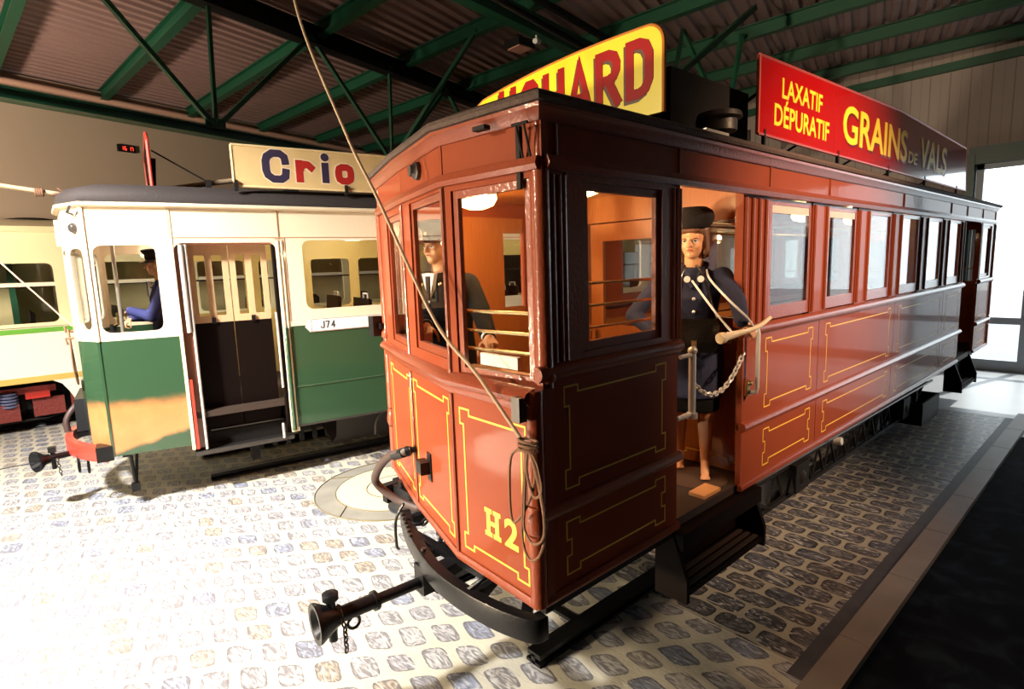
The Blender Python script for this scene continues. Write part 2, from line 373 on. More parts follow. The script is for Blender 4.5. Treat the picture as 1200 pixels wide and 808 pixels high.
class PL(MB):
    """a mesh written in the coordinates of an upright plane: a = across, b = up, d = outward"""
    def __init__(s, o, u, v=(0, 0, 1)):
        super().__init__(); s.o, s.u, s.v = V(o), V(u).normalized(), V(v).normalized(); s.n = s.u.cross(s.v)
    def P(s, a, b, d=0): return s.o + s.u * a + s.v * b + s.n * d
    def rect(s, a0, a1, b0, b1, d0, d1):
        return s.hexa([s.P(a0, b0, d0), s.P(a1, b0, d0), s.P(a1, b1, d0), s.P(a0, b1, d0), s.P(a0, b0, d1), s.P(a1, b0, d1), s.P(a1, b1, d1), s.P(a0, b1, d1)])
    def ring(s, O, I, d0, d1, r=0, n=5):
        """frame between outer rectangle O and inner I (a0,a1,b0,b1), inner corners rounded by r"""
        def loop(R, rr):
            a0, a1, b0, b1 = R; out = []
            for cx, cy, t0 in ((a1, b1, 0), (a0, b1, 90), (a0, b0, 180), (a1, b0, 270)):
                sx = -1 if cx == a1 else 1; sy = -1 if cy == b1 else 1
                for k in range(n):
                    t = math.radians(t0 + 90 * k / (n - 1)); out.append((cx + sx * rr + rr * math.cos(t), cy + sy * rr + rr * math.sin(t)) if rr else (cx, cy))
            return out
        rr = r if hasattr(r, '__len__') else (r,)
        Lo = [(a, b) for a, b in loop(O, 1e-4)]; Li = loop(I, max(1e-4, rr[0]))
        vs = [[s.b.verts.new(s.P(a, b, d)) for a, b in L] for L in (Lo, Li) for d in (d0, d1)]
        k = len(Lo)
        for i in range(k):
            j = (i + 1) % k
            s.b.faces.new((vs[1][i], vs[1][j], vs[3][j], vs[3][i])); s.b.faces.new((vs[0][i], vs[2][i], vs[2][j], vs[0][j]))
            s.b.faces.new((vs[0][i], vs[0][j], vs[1][j], vs[1][i])); s.b.faces.new((vs[2][i], vs[3][i], vs[3][j], vs[2][j]))
        return s
    def strip(s, pts, wd, d0, d1, closed=True):
        k = len(pts)
        for i in range(k if closed else k - 1):
            (a0, b0), (a1, b1) = pts[i], pts[(i + 1) % k]
            h = wd / 2
            if abs(a1 - a0) > abs(b1 - b0): s.rect(min(a0, a1) - h, max(a0, a1) + h, b0 - h, b0 + h, d0, d1)
            else: s.rect(a0 - h, a0 + h, min(b0, b1) - h, max(b0, b1) + h, d0, d1)
        return s
    def glyph(s, ch, a, b, w_, h, wd, d0, d1):
        for gi, (pts, cl) in enumerate(GLYPH[ch]):
            if gi: d1 += .0005
            P = [V((a + wd / 2 + x * (w_ - wd), b + wd / 2 + y * (h - wd))) for x, y in pts]; k = len(P)
            if not cl:   # square ends reach the letter's edge
                for i, j in ((0, 1), (k - 1, k - 2)): P[i] = P[i] + (P[i] - P[j]).normalized() * wd / 2
            Lf, Rt = [], []
            for i in range(k):
                p0 = P[i - 1] if (i or cl) else None; p1 = P[(i + 1) % k] if (i < k - 1 or cl) else None
                n0 = V((-(P[i] - p0).y, (P[i] - p0).x)).normalized() if p0 is not None else None; n1 = V((-(p1 - P[i]).y, (p1 - P[i]).x)).normalized() if p1 is not None else None
                n0 = n0 if n0 is not None else n1; n1 = n1 if n1 is not None else n0
                m_ = (n0 + n1).normalized(); m_ = m_ * (wd / 2 / max(.45, m_.dot(n0))); Lf.append(P[i] + m_); Rt.append(P[i] - m_)
            vs = [[s.b.verts.new(s.P(q.x, q.y, d)) for q in S] for S in (Lf, Rt) for d in (d0, d1)]
            for i in range(k if cl else k - 1):
                j = (i + 1) % k
                s.b.faces.new((vs[1][i], vs[3][i], vs[3][j], vs[1][j])); s.b.faces.new((vs[0][i], vs[0][j], vs[2][j], vs[2][i])); s.b.faces.new((vs[0][i], vs[1][i], vs[1][j], vs[0][j])); s.b.faces.new((vs[2][i], vs[2][j], vs[3][j], vs[3][i]))
            if not cl:
                for i in (0, k - 1): s.b.faces.new((vs[0][i], vs[1][i], vs[3][i], vs[2][i]))
        return s
    def poly(s, pts, d0, d1):
        lo = [s.b.verts.new(s.P(a, b, d0)) for a, b in pts]; hi = [s.b.verts.new(s.P(a, b, d1)) for a, b in pts]
        n = len(pts); s.b.faces.new(lo[::-1]); s.b.faces.new(hi)
        for i in range(n): s.b.faces.new((lo[i], lo[(i + 1) % n], hi[(i + 1) % n], hi[i]))
        return s
def notched(a0, a1, b0, b1, e=.03, q=.085):
    return [(a0 + e, b0 + q), (a0 + e, b1 - q), (a0, b1 - q), (a0, b1), (a0 + q, b1), (a0 + q, b1 - e), (a1 - q, b1 - e), (a1 - q, b1), (a1, b1), (a1, b1 - q),
            (a1 - e, b1 - q), (a1 - e, b0 + q), (a1, b0 + q), (a1, b0), (a1 - q, b0), (a1 - q, b0 + e), (a0 + q, b0 + e), (a0 + q, b0), (a0, b0), (a0, b0 + q)]

def thing(name, label, cat, loc=(0, 0, 0), rz=0, group=None):
    o = bpy.data.objects.new(name, None); COL.objects.link(o); o.location = loc; o.rotation_euler = (0, 0, rz)
    o.empty_display_size = .1
    return tag(o, label, cat, group)
def tag(o, label, cat, group=None, kind=None):
    o['label'] = label; o['category'] = cat
    if group: o['group'] = group
    if kind: o['kind'] = kind
    return o
def struct(o): o['kind'] = 'structure'; return o

def lettering(name, body, mat, parent, o, u, v, height, width=None, ex=.004, bold=.0, off=(0, 0, 0), d=0.0, shear=0):
    """raised letters on a plane: o = lower left corner, u across, v up"""
    c = bpy.data.curves.new(name, 'FONT'); c.body = body; c.size = 1; c.extrude = 0; c.offset = bold; c.resolution_u = 4; c.shear = shear
    t = bpy.data.objects.new(name, c); COL.objects.link(t)
    dg = bpy.context.evaluated_depsgraph_get(); dg.update()
    me = bpy.data.meshes.new_from_object(t.evaluated_get(dg)); bpy.data.objects.remove(t); bpy.data.curves.remove(c)
    xs = [q.co.x for q in me.vertices]; ys = [q.co.y for q in me.vertices]
    x0, x1, y0, y1 = min(xs), max(xs), min(ys), max(ys); sy = height / (y1 - y0); sx = (width / (x1 - x0)) if width else sy
    u, v = V(u).normalized(), V(v).normalized(); n = u.cross(v)
    bm = bmesh.new(); bm.from_mesh(me); bpy.data.meshes.remove(me)
    r = bmesh.ops.extrude_face_region(bm, geom=bm.faces[:])
    top = {e for e in r['geom'] if isinstance(e, bmesh.types.BMVert)}
    for q in bm.verts:
        q.co = V(o) + u * ((q.co.x - x0) * sx) + v * ((q.co.y - y0) * sy) + n * (d + (ex if q in top else 0))
    for q in bm.faces: q.smooth = False
    s = MB(); s.b.free(); s.b = bm
    return s.build(name, mat, parent, off, smooth=0)

# ================================================================== the hall
HA = math.radians(16.5); HD = V((math.cos(HA), math.sin(HA), 0)); HN = V((-math.sin(HA), math.cos(HA), 0)); UP = V((0, 0, 1))
FARX = 13.25; DECKZ = 5.85
def flat(quads, mats, name):
    me = bpy.data.meshes.new(name); vs = []; fs = []; mi = []
    for (x0, x1, y0, y1, m) in quads:
        k = len(vs); vs += [(x0, y0, 0), (x1, y0, 0), (x1, y1, 0), (x0, y1, 0)]; fs.append((k, k + 1, k + 2, k + 3)); mi.append(m)
    me.from_pydata(vs, [], fs)
    for m in mats: me.materials.append(m)
    me.polygons.foreach_set('material_index', mi)
    o = bpy.data.objects.new(name, me); COL.objects.link(o); return struct(o)
flat([(-8, 9.6, 1.12, 19, 0), (-8, 2.85, 1.02, 1.12, 0), (2.85, 9.6, 1.02, 1.12, 1), (-8, 8.7, -8, 1.02, 2), (8.7, 9.6, -8, 1.02, 3), (9.6, FARX + .1, -8, 19, 3)],
     [COBBLE, GUTTER, ASPHALT, CONCRETE], 'floor')
k = thing('kerb', 'low stone kerb running beside the dark carpet and the painted cobbles', 'kerb', (6, .94, 0))
for i in range(8):
    x0 = 2.4 + i * .92
    MB().box(x0 + .004, x0 + .916, .862, 1.018, .0, .045).build('kerb_stone', KERBST, k, (6, .94, 0), bev=.006)
# left wall, along the hall axis
wl = PL(HN * 12.87 - HD * 11, HD)
WX0, WX1, WZ0, WZ1 = 6.5, 9.55, 2.65, 3.52
for r_ in ((0, WX0, 0, DECKZ - .02), (WX1, 32, 0, DECKZ - .02), (WX0, WX1, 0, WZ0), (WX0, WX1, WZ1, DECKZ - .02)): wl.rect(*r_, -.15, 0)
struct(wl.build('wall_left', PLASTER))
wn = PL(HN * 12.87 - HD * 11, HD)  # assumed window out of view, for the white reflection in the front glass
for q in (WX0, WX0 + 1.4, WX1 - .06): wn.rect(q, q + .06, WZ0, WZ1, -.12, -.02)
wn.rect(WX0, WX1, WZ0, WZ0 + .06, -.12, -.02).rect(WX0, WX1, WZ1 - .06, WZ1, -.12, -.02); wn = struct(wn.build('window_1', plain('grey_window_frame', (.2, .2, .2), .5)))
struct(PL(HN * 12.87 - HD * 11, HD).rect(WX0, WX1, WZ0, WZ1, -.08, -.074).build('pane', glassy('clear_glass'), wn))
# far wall with the glazed doorway
fw_ = MB().box(FARX, FARX + .15, 2.25, 17.6, 0, DECKZ + .24)
fw_.box(FARX, FARX + .15, -8, 2.25, 3.72, DECKZ + .24); fw_.box(FARX, FARX + .15, -8, -3.0, 0, 3.72)
struct(fw_.build('wall_far', CLAD))
struct(MB().box(-8.15, -8, -8, 12.5, 0, DECKZ).build('wall_back', PLASTER))
struct(MB().box(-8.15, FARX + .15, -8.15, -8, 0, DECKZ).build('wall_right', PLASTER))
# beams on the walls
struct(MB().beam(HN * 12.74 - HD * 8 + UP * 5.38, HN * 12.74 + HD * 17 + UP * 5.38, .2, .16).build('trim_1', STEELGREEN))
struct(MB().tube([HN * 12.72 - HD * 8 + UP * 5.64, HN * 12.72 + HD * 17 + UP * 5.64], .06, 12).build('trim_2', plain('pinkish_pipe_paint', (.62, .38, .28), .5)))
struct(MB().beam((FARX - .06, -7, 5.49), (FARX - .06, 17.3, 5.49), .12, .14).build('trim_3', STEELGREEN))
fr = MB().beam((FARX - .05, -3.1, 3.86), (FARX - .05, 2.35, 3.86), .14, .3).beam((FARX - .05, 2.33, 0), (FARX - .05, 2.33, 3.9), .14, .18)
struct(fr.build('trim_4', plain('dark_green_door_frame', (.012, .05, .045), .4)))
ALU = plain('grey_aluminium', (.36, .40, .43), .5, metal=.1)
dr = MB()
for yy in (2.19, 1.42, .1, -1.4, -2.9): dr.box(FARX + .02, FARX + .08, yy - .05, yy + .05, 0, 3.72)
dr.box(FARX, FARX + .09, -3.0, 2.25, .86, .98); dr.box(FARX + .005, FARX + .1, -3.0, 2.25, .0, .2); dr.box(FARX + .02, FARX + .08, -3.0, 2.25, 3.62, 3.72)
door = struct(dr.build('door_1', ALU))
struct(PL((FARX + .05, 2.25, 0), (0, -1, 0)).rect(0, 5.25, .2, 3.65, -.003, .003).build('pane', glassy('door_glass', (.96, .98, .98)), door))
# ground outside
o = struct(MB().box(FARX + .15, 40, -30, 30, -.2, -.02).build('ground_outside', plain('sunlit_paving', (.22, .24, .26), .8)))

# steel deck with ribs along the hall
db = MB(); per = .21; n0, n1 = -16, 15
prof = []
s_ = n0
while s_ < n1:
    prof += [(s_, .0), (s_ + per * .40, .0), (s_ + per * .52, .045), (s_ + per * .88, .045)]; s_ += per
A = [db.b.verts.new(HN * a + HD * ((-8.2 - HN.x * a) / HD.x) + UP * (DECKZ + z)) for a, z in prof]; B = [db.b.verts.new(HN * a + HD * ((FARX - .005 - HN.x * a) / HD.x) + UP * (DECKZ + z)) for a, z in prof]
for i in range(len(prof) - 1): db.b.faces.new((A[i], A[i + 1], B[i + 1], B[i]))
struct(db.build('ceiling', DECK, smooth=0))
struct(MB().box(-20, FARX + .15, -22, 26, DECKZ + .25, DECKZ + .3).build('roof_cover', DULLBLACK))
# joists under the deck
ki = 5
for xi in (-4.5, -2.85, -1.2, .46, 2.1, 3.73, 5.42, 7.1, 8.78, 10.46, 12.1):
    def jx(y): return xi - .084 * (y - 10)
    yend = min(17.2, (12.7 + xi * math.sin(HA)) / (math.cos(HA) + .0))
    struct(MB().ibeam((jx(-7.9), -7.9, 5.73), (jx(yend), yend, 5.73), .13, .2).build('trim_%d' % ki, STEELGREEN)); ki += 1

def girder(name, label, nd, zb, zt, u0, nodes, uL, uR, bottom_h, skip=()):
    g = thing(name, label, 'roof girder', HN * nd + HD * u0 + UP * zb); off = HN * nd + HD * u0 + UP * zb
    def P(u, z): return HN * nd + HD * u + UP * z
    MB().ibeam(P(uL, zb - .06), P(uR, zb - .06), .14, bottom_h, .02).build('bottom_chord', STEELGREEN, g, off)
    MB().ibeam(P(uL, zt), P(uR, zt), .20, .26, .02).build('top_chord', DULLBLACK, g, off)  # top chord given a black colour for its backlit shade
    for i, u in enumerate(nodes):
        MB().beam(P(u, zb), P(u + .06, zt), .045, .045).build('post', STEELGREEN, g, off)
        MB().beam(P(u, zb), P(u - 1.55, zt), .055, .055).build('brace', STEELGREEN, g, off)
        MB().beam(P(u, zb), P(u + 1.6, zt), .055, .055).build('brace', STEELGREEN, g, off)
        MB().beam(P(u - .13, zb + .03), P(u + .13, zb + .03), .02, .16).build('gusset', STEELGREEN, g, off)
    return g, off
uB = V((5.163, 8.819, 0)).dot(HD)
g1, of1 = girder('roof_girder', 'green lattice girder under the deck behind the green tram', 6.99, 4.03, 5.60, uB, [uB - 6.26, uB - 3.13, uB, uB + 3.13, uB + 6.26], uB - 9, uB + 8, .11)
MB().beam(HN * 6.99 + HD * uB + UP * 4.03, (5.66, 7.0, 5.7), .06, .06).build('brace', STEELGREEN, g1, of1)
# second girder, over the red tram
g2 = thing('roof_girder', 'green lattice girder ending above the red tram roof, right of the yellow board', 'roof girder', (6.37, 4.07, 4.4)); of2 = (6.37, 4.07, 4.4)
MB().ibeam((6.37 - .04, 4.07, 4.4), (11.6, 5.6, 4.3), .12, .14).build('bottom_chord', STEELGREEN, g2, of2)
MB().beam((6.37, 4.07, 4.4), (8.34, 4.04, 5.7), .07, .07).build('brace', STEELGREEN, g2, of2)
MB().beam((6.37, 4.07, 4.4), (8.2, 5.1, 5.7), .05, .05).build('brace', STEELGREEN, g2, of2)
MB().beam((8.2, 5.1, 5.7), (9.2, 4.9, 4.37), .06, .06).build('brace', STEELGREEN, g2, of2)
MB().beam((9.2, 4.9, 4.37), (9.1, 4.6, 5.7), .06, .06).build('post', STEELGREEN, g2, of2)
for a, b in (((6.9, 6.9, 5.7), (7.2, 6.05, 4.9)), ((7.4, 6.6, 5.7), (7.6, 6.1, 4.9))):
    pass
struct(MB().ibeam((2.6, 5.38, 5.42), (12.5, 6.85, 5.42), .16, .24).build('trim_30', STEELGREEN))
struct(MB().beam((2.6, 5.05, 5.6), (12.5, 6.75, 5.6), .06, .08).build('trim_31', DULLBLACK))
# floodlight and small fittings on the beam
fl = thing('ceiling_floodlight', 'small ceiling floodlight with a pinkish glass face hung from a green beam', 'lamp', (5.72, 6.13, 5.2))
R_ = (5.72, 6.13, 5.2)
MB().box(5.57, 5.87, 5.98, 6.28, 5.20, 5.30).build('housing', DULLBLACK, fl, R_, bev=.02)
MB().box(5.60, 5.84, 6.01, 6.25, 5.185, 5.20).build('lamp_glass', plain('pinkish_lamp_glass', (.65, .32, .24), .3), fl, R_)
MB().beam((5.72, 6.13, 5.3), (5.72, 6.13, 5.38), .03, .1).build('bracket', DULLBLACK, fl, R_)
sf = thing('spot_fitting', 'small white spotlight fitting clamped to the green beam above the floodlight', 'lamp', (5.75, 5.87, 5.3)); R_ = (5.75, 5.87, 5.3)
MB().tube([(5.70, 5.80, 5.20), (5.84, 5.86, 5.24)], .035, 12).build('lamp_body', SHIRT, sf, R_)
MB().tube([(5.77, 5.83, 5.22), (5.77, 5.86, 5.36)], .012, 8).build('stem', SHIRT, sf, R_)

# wall clock
ck = thing('digital_clock', 'small black digital wall clock with red digits on the beige wall', 'clock', HN * 12.8 + HD * 5.98 + UP * 4.8)
pc = V((2.08, 14.04, 4.80)); uc = pc.dot(HD); oc = HN * 12.8 + HD * 5.98 + UP * 4.8
P_ = PL(HN * 12.86 + UP * 0, HD); P_.rect(uc - .16, uc + .16, 4.735, 4.87, 0, .05).build('case', DULLBLACK, ck, oc, bev=.008)
P_ = PL(HN * 12.86, HD)
SEG = {'1': 'bc', '6': 'acdefg', '7': 'abc'}
for ch, ox in (('1', -.17), ('6', -.07), ('1', .06), ('7', .13)):
    a, b_, h, q = uc + ox * .62, 4.768, .034, .034
    S = {'a': (a, a + q, b_ + 2 * h, 'h'), 'd': (a, a + q, b_, 'h'), 'g': (a, a + q, b_ + h, 'h'), 'f': (a, b_ + h, 0, 'v'), 'e': (a, b_, 0, 'v'), 'b': (a + q, b_ + h, 0, 'v'), 'c': (a + q, b_, 0, 'v')}
    for s1 in SEG[ch]:
        z = S[s1]
        if z[3] == 'h': P_.rect(z[0], z[1], z[2] - .005, z[2] + .005, .05, .053)
        else: P_.rect(z[0] - .005, z[0] + .005, z[1], z[1] + h, .05, .053)
P_.build('digits', emit('red_led', (1, .06, .03), 1.6), ck, oc, smooth=0)

# ================================================================== red tram
RO = (6.2, 2.58, 0)
RT = thing('red_tram', 'oxide red single tram with yellow lining and dark canvas roof on the painted cobbles', 'tram', RO)
NY, FY = 1.6, 3.56
FR = [V((1.51, 1.60)), V((1.53, 2.19)), V((1.715, 2.86)), V((1.95, FY))]
RE = [V((11.03, 1.60)), V((11.10, 2.25)), V((11.02, 2.95)), V((10.86, FY))]
FU0 = V((1.58, 1.60)); FRU = [FU0] + FR[1:]
LOOP = [FU0] + RE + [FR[3], FR[2], FR[1]]
Z0, ZB, ZW, ZL, ZC = .765, 1.165, 1.76, 2.56, 2.76
SEAM = [3.567, 4.525, 5.447, 6.368, 7.307, 8.246, 9.096]
def rp(s, name, mat, par=None, **k): return s.build(name, mat, par or RT, RO, **k)
def near(): return PL((0, NY, 0), (1, 0, 0))
def far(): return PL((0, FY, 0), (-1, 0, 0))
# --- lower side panels with lining
def side_panel(mk, a0, a1, b0, b1, lined=True, inset=0, p0=0, p1=0):
    p = rp(mk().rect(a0, a1, b0, b1, -.035, -inset), 'side_panel', RED)
    if lined: rp(mk().strip(notched(a0 + .13 + p0, a1 - .11 - p1, b0 + .055, b1 - .055), .0075, -inset - .001, -inset + .0012), 'pinstripe', PIN, p, smooth=0)
    return p
BAYS = [(3.26, SEAM[1] - .09), (SEAM[1] - .09, SEAM[3] - .09), (SEAM[3] - .09, SEAM[5] - .09), (SEAM[5] - .09, 9.10)]
for mk, sg in ((near, 1), (far, -1)):
    for a0, a1 in BAYS:
        aa = (a0 + .004, a1 - .004) if sg > 0 else (-a1 + .004, -a0 - .004)
        k0, k1 = (.17 if a0 < 3.3 and sg > 0 else 0), (.17 if a0 < 3.3 and sg < 0 else 0)
        side_panel(mk, *aa, Z0 + .02, 1.14, p0=k0, p1=k1); side_panel(mk, *aa, 1.18, 1.74, p0=k0, p1=k1)
    for a0, a1 in ((1.56 if sg > 0 else 1.98, 2.55), (10.08, 10.98 if sg > 0 else 10.84)):
        aa = (a0, a1) if sg > 0 else (-a1, -a0)
        side_panel(mk, *aa, Z0 + .02, 1.14); side_panel(mk, *aa, 1.18, 1.74)
    # window zone of the saloon: posts with twin half rounds, sills, sashes
    for i in range(6):
        w0, w1 = SEAM[i] + .035, SEAM[i + 1] - .255
        if i == 5: w1 = SEAM[6] - .16
        aa = (w0, w1) if sg > 0 else (-w1, -w0)
        f = rp(mk().ring((aa[0], aa[1], 1.80, 2.56), (aa[0] + .045, aa[1] - .045, 1.885, 2.525), -.045, -.018), 'window', REDTRIM)
        rp(mk().rect(aa[0] + .04, aa[1] - .04, 1.88, 2.53, -.034, -.029), 'pane', GLASS, f, smooth=0)
        if i in (0, 1):
            rp(mk().rect(aa[0] + .05, aa[1] - .05, 2.475, 2.523, -.028, -.02), 'blind', TAN, f)
    for i in range(7):
        c0 = (SEAM[i] - .255 if i else 3.25) + .0; c1 = SEAM[i] + .035 if i < 6 else 9.10
        if i == 6: c0 = SEAM[6] - .16
        aa = (c0, c1) if sg > 0 else (-c1, -c0)
        po = rp(mk().rect(aa[0], aa[1], 1.78, 2.58, -.06, -.012), 'window_post', RED)
        m_ = mk(); k_ = 4 if i == 0 else 2
        for j in range(k_):
            a = aa[0] + (aa[1] - aa[0]) * ((j + .3) / k_ if k_ == 4 else (.12, .88)[j])
            m_.tube([m_.P(a, 1.80, -.012), m_.P(a, 2.55, -.012)], .017, 10)
        rp(m_, 'moulding', REDTRIM, po)
    # vestibule windows
    for a0, a1 in ((1.72, 2.50), (10.12, 10.90 if sg > 0 else 10.80)):
        if sg < 0 and a0 < 2: a0 = 2.02
        aa = (a0, a1) if sg > 0 else (-a1, -a0)
        f = rp(mk().ring((aa[0], aa[1], 1.77, 2.58), (aa[0] + .095, aa[1] - .10, 1.82, 2.535), -.04, .004), 'window', REDTRIM)
        rp(mk().ring((aa[0] + .09, aa[1] - .095, 1.815, 2.54), (aa[0] + .15, aa[1] - .13, 1.86, 2.50), -.036, -.012), 'sash', REDTRIM, f)
        rp(mk().rect(aa[0] + .14, aa[1] - .12, 1.85, 2.51, -.026, -.021), 'pane', GLASS, f, smooth=0)
        for bz in (1.91, 2.01, 2.11):
            m_ = mk(); m_.tube([m_.P(aa[0] + .08, bz, -.06), m_.P(aa[1] - .08, bz, -.06)], .007, 8); rp(m_, 'guard_bar', BRASS, f)
    # vestibule posts beside the doorways
    for a, wd in ((2.53, .05), (1.68, .055), (10.05, .05)):
        if sg < 0 and a < 2: continue
        aa = a if sg > 0 else -a
        m_ = mk().rect(aa - wd, aa + wd * .6, 1.76, 2.58, -.05, 0)
        po = rp(m_, 'door_post', RED)
        m_ = mk()
        for q in (-wd * .7, 0, wd * .5): m_.tube([m_.P(aa + q, 1.8, .002), m_.P(aa + q, 2.55, .002)], .013, 8)
        rp(m_, 'moulding', REDTRIM, po)
    # belt and waist rails, letterboard
    for a0, a1 in ((1.53 if sg > 0 else 1.96, 2.56), (3.25, 9.11), (10.07, 11.02 if sg > 0 else 10.86)):
        pth = [V((a0, NY)), V((a1, NY))] if sg > 0 else [V((a1, FY)), V((a0, FY))]
        for nm, z, r in (('belt_rail', ZB, .03), ('waist_rail', ZW, .032)):
            m_ = MB(); rr = m_.sweep(pth, [(-.01, z - r), (.012, z - r), (.03, z - r * .5), (.036, z), (.03, z + r * .6), (.012, z + r), (-.01, z + r)])
            m_.b.faces.new(rr[0]); m_.b.faces.new(rr[-1]); rp(m_, nm, REDTRIM)
        m_ = MB(); rr = m_.sweep(pth, [(-.01, Z0 - .01), (.014, Z0 - .01), (.02, Z0 + .01), (.012, Z0 + .03), (-.01, Z0 + .03)]); m_.b.faces.new(rr[0]); m_.b.faces.new(rr[-1])
        rp(m_, 'sill_rail', REDTRIM)
    L0, L1 = (1.60, 11.0) if sg > 0 else (-10.84, -1.97)
    lb = rp(mk().rect(L0, L1, 2.575, 2.79, -.04, 0), 'letterboard', RED)
    for sx in [1.67 if sg > 0 else 2.0, 2.55, 3.56] + [SEAM[1], SEAM[3], SEAM[5], 9.1, 10.08]:
        a = sx if sg > 0 else -sx; m_ = mk(); m_.tube([m_.P(a, 2.61, .0), m_.P(a, 2.76, .0)], .010, 8); rp(m_, 'seam_cover', REDTRIM, lb)
for x0, x1 in ((2.54, 3.43), (9.11, 10.08)):
    f = far(); f.rect(-x1, -x0, .80, 1.78, -.05, -.02); fd = rp(f, 'far_door', WOOD)
    f = far(); f.ring((-x1, -x0, 1.78, 2.58), (-x1 + .13, -x1 + .40, 1.86, 2.46), -.05, -.02); rp(f, 'far_door_frame', WOOD, fd)
    f = far(); f.rect(-x1 + .12, -x1 + .41, 1.85, 2.47, -.038, -.033); rp(f, 'pane', GLASS, fd, smooth=0)
# --- both ends: three facets each
FSPEC = [  # (window a0,a1,z0,z1), (lining a0,a1,b0,b1)
    ((.095, .502, 1.735, 2.505), (.06, .535, .84, 1.54)), ((.185, .675, 1.80, 2.515), (.035, .64, .84, 1.56)), ((.30, .69, 1.78, 2.49), (.12, .69, .84, 1.56))]
def facets(end):
    out = []
    for i in range(3):
        if end == 0: a, b = FR[i + 1], FR[i]
        else: a, b = RE[i], RE[i + 1]
        out.append((a, b))
    return out
for end in (0, 1):
    for i, (a, b) in enumerate(facets(end)):
        L = (b - a).length; mk = lambda: PL((a.x, a.y, 0), ((b - a).x, (b - a).y, 0))
        bu_ = FU0 if (end == 0 and i == 0) else b; mu = lambda: PL((a.x, a.y, 0), ((bu_ - a).x, (bu_ - a).y, 0))
        w0, w1, wz0, wz1 = FSPEC[i][0]; l0, l1, m0, m1 = FSPEC[i][1]
        if end == 1: w0, w1, l0, l1 = L * .2, L * .8, .08, L - .08
        ex = .012
        p = rp(mk().rect(-ex, L + ex, Z0 + .01, 1.64, -.035, 0), 'front_panel', RED)
        rp(mk().strip(notched(l0, l1, m0, m1, .028, .075), .009, -.001, .0014), 'pinstripe', PIN, p, smooth=0)
        f = rp(mu().ring((-ex, L + ex, 1.62, 2.585), (w0 - .035, w1 + .035, wz0 - .04, wz1 + .035), -.045, 0), 'front_window', RED)
        rp(mu().ring((w0 - .036, w1 + .036, wz0 - .041, wz1 + .036), (w0, w1, wz0, wz1), -.035, -.010), 'sash', REDTRIM, f)
        rp(mu().rect(w0 - .01, w1 + .01, wz0 - .01, wz1 + .01, -.026, -.021), 'pane', GLASS, f, smooth=0)
        if i != 1 or end:
            for bz in ((1.80, 1.885, 1.975) if end == 0 else (1.9,)):
                m_ = mu(); m_.tube([m_.P(w0 - .03, bz + .02, -.06), m_.P(w1 + .03, bz + .02, -.06)], .008, 8); rp(m_, 'guard_bar', BRASS, f)
        rp(mu().rect(-ex, L + ex, 2.575, 2.79, -.04, 0), 'letterboard', RED)
        if i < 2:   # cover strip on the joint
            e = b if end else a
            m_ = MB().tube([(e.x, e.y, Z0 + .02), (e.x, e.y, 1.6)], .014, 8).tube([(e.x, e.y, 1.70), (e.x, e.y, 2.56)], .013, 8); rp(m_, 'joint_cover', REDTRIM)
    pth = [FR[3], FR[2], FR[1], FR[0]] if end == 0 else RE
    m_ = MB(); z = 1.655
    rr = m_.sweep(pth, [(-.01, z - .045), (.012, z - .045), (.02, z - .03), (.02, z - .015), (.045, z + .005), (.05, z + .02), (.035, z + .04), (-.01, z + .055)])
    m_.b.faces.new(rr[0]); m_.b.faces.new(rr[-1]); rp(m_, 'waist_rail', REDTRIM)
    pu = [FRU[3], FRU[2], FRU[1], FRU[0]] if end == 0 else RE
    m_ = MB(); rr = m_.sweep(pu, [(-.01, 2.565), (.018, 2.565), (.028, 2.585), (.018, 2.615), (-.01, 2.615)]); m_.b.faces.new(rr[0]); m_.b.faces.new(rr[-1]); rp(m_, 'letterboard_rail', REDTRIM)
    m_ = MB(); rr = m_.sweep(pth, [(-.01, Z0 - .01), (.012, Z0 - .01), (.018, Z0 + .01), (.01, Z0 + .03), (-.01, Z0 + .03)]); m_.b.faces.new(rr[0]); m_.b.faces.new(rr[-1]); rp(m_, 'sill_rail', REDTRIM)
for pth in ([V((1.60, NY)), V((11.02, NY))], [V((10.86, FY)), V((1.96, FY))]):
    m_ = MB(); rr = m_.sweep(pth, [(-.01, 2.565), (.022, 2.565), (.036, 2.59), (.022, 2.62), (-.01, 2.62)]); m_.b.faces.new(rr[0]); m_.b.faces.new(rr[-1]); rp(m_, 'letterboard_rail', REDTRIM)
# --- corner posts
for (x, xu, y, zt) in ((1.525, 1.592, 1.612, 2.78), (1.96, 1.96, 3.55, 2.78), (11.02, 11.02, 1.612, 2.78), (10.85, 10.85, 3.55, 2.78)):
    m_ = MB().tube([(x, y, Z0), (x, y, 1.08)], .036, 14).tube([(x, y, 1.22), (x, y, 1.70)], .036, 14).tube([(xu, y, 1.70), (xu, y, 2.56)], .036, 14).tube([(xu, y, 2.56), (xu, y, zt)], .02, 12)
    m_.lathe([(.036, 0), (.044, .02), (.046, .05), (.040, .09), (.036, .12)], (x, y, 1.09)).lathe([(.036, 0), (.048, .015), (.048, .04), (.036, .06)], (xu, y, 1.72))
    rp(m_, 'corner_post', REDTRIM)
# flat strip beside the near corner posts
rp(near().rect(1.555, 1.60, Z0, 1.74, -.02, .012), 'corner_strip', REDTRIM)
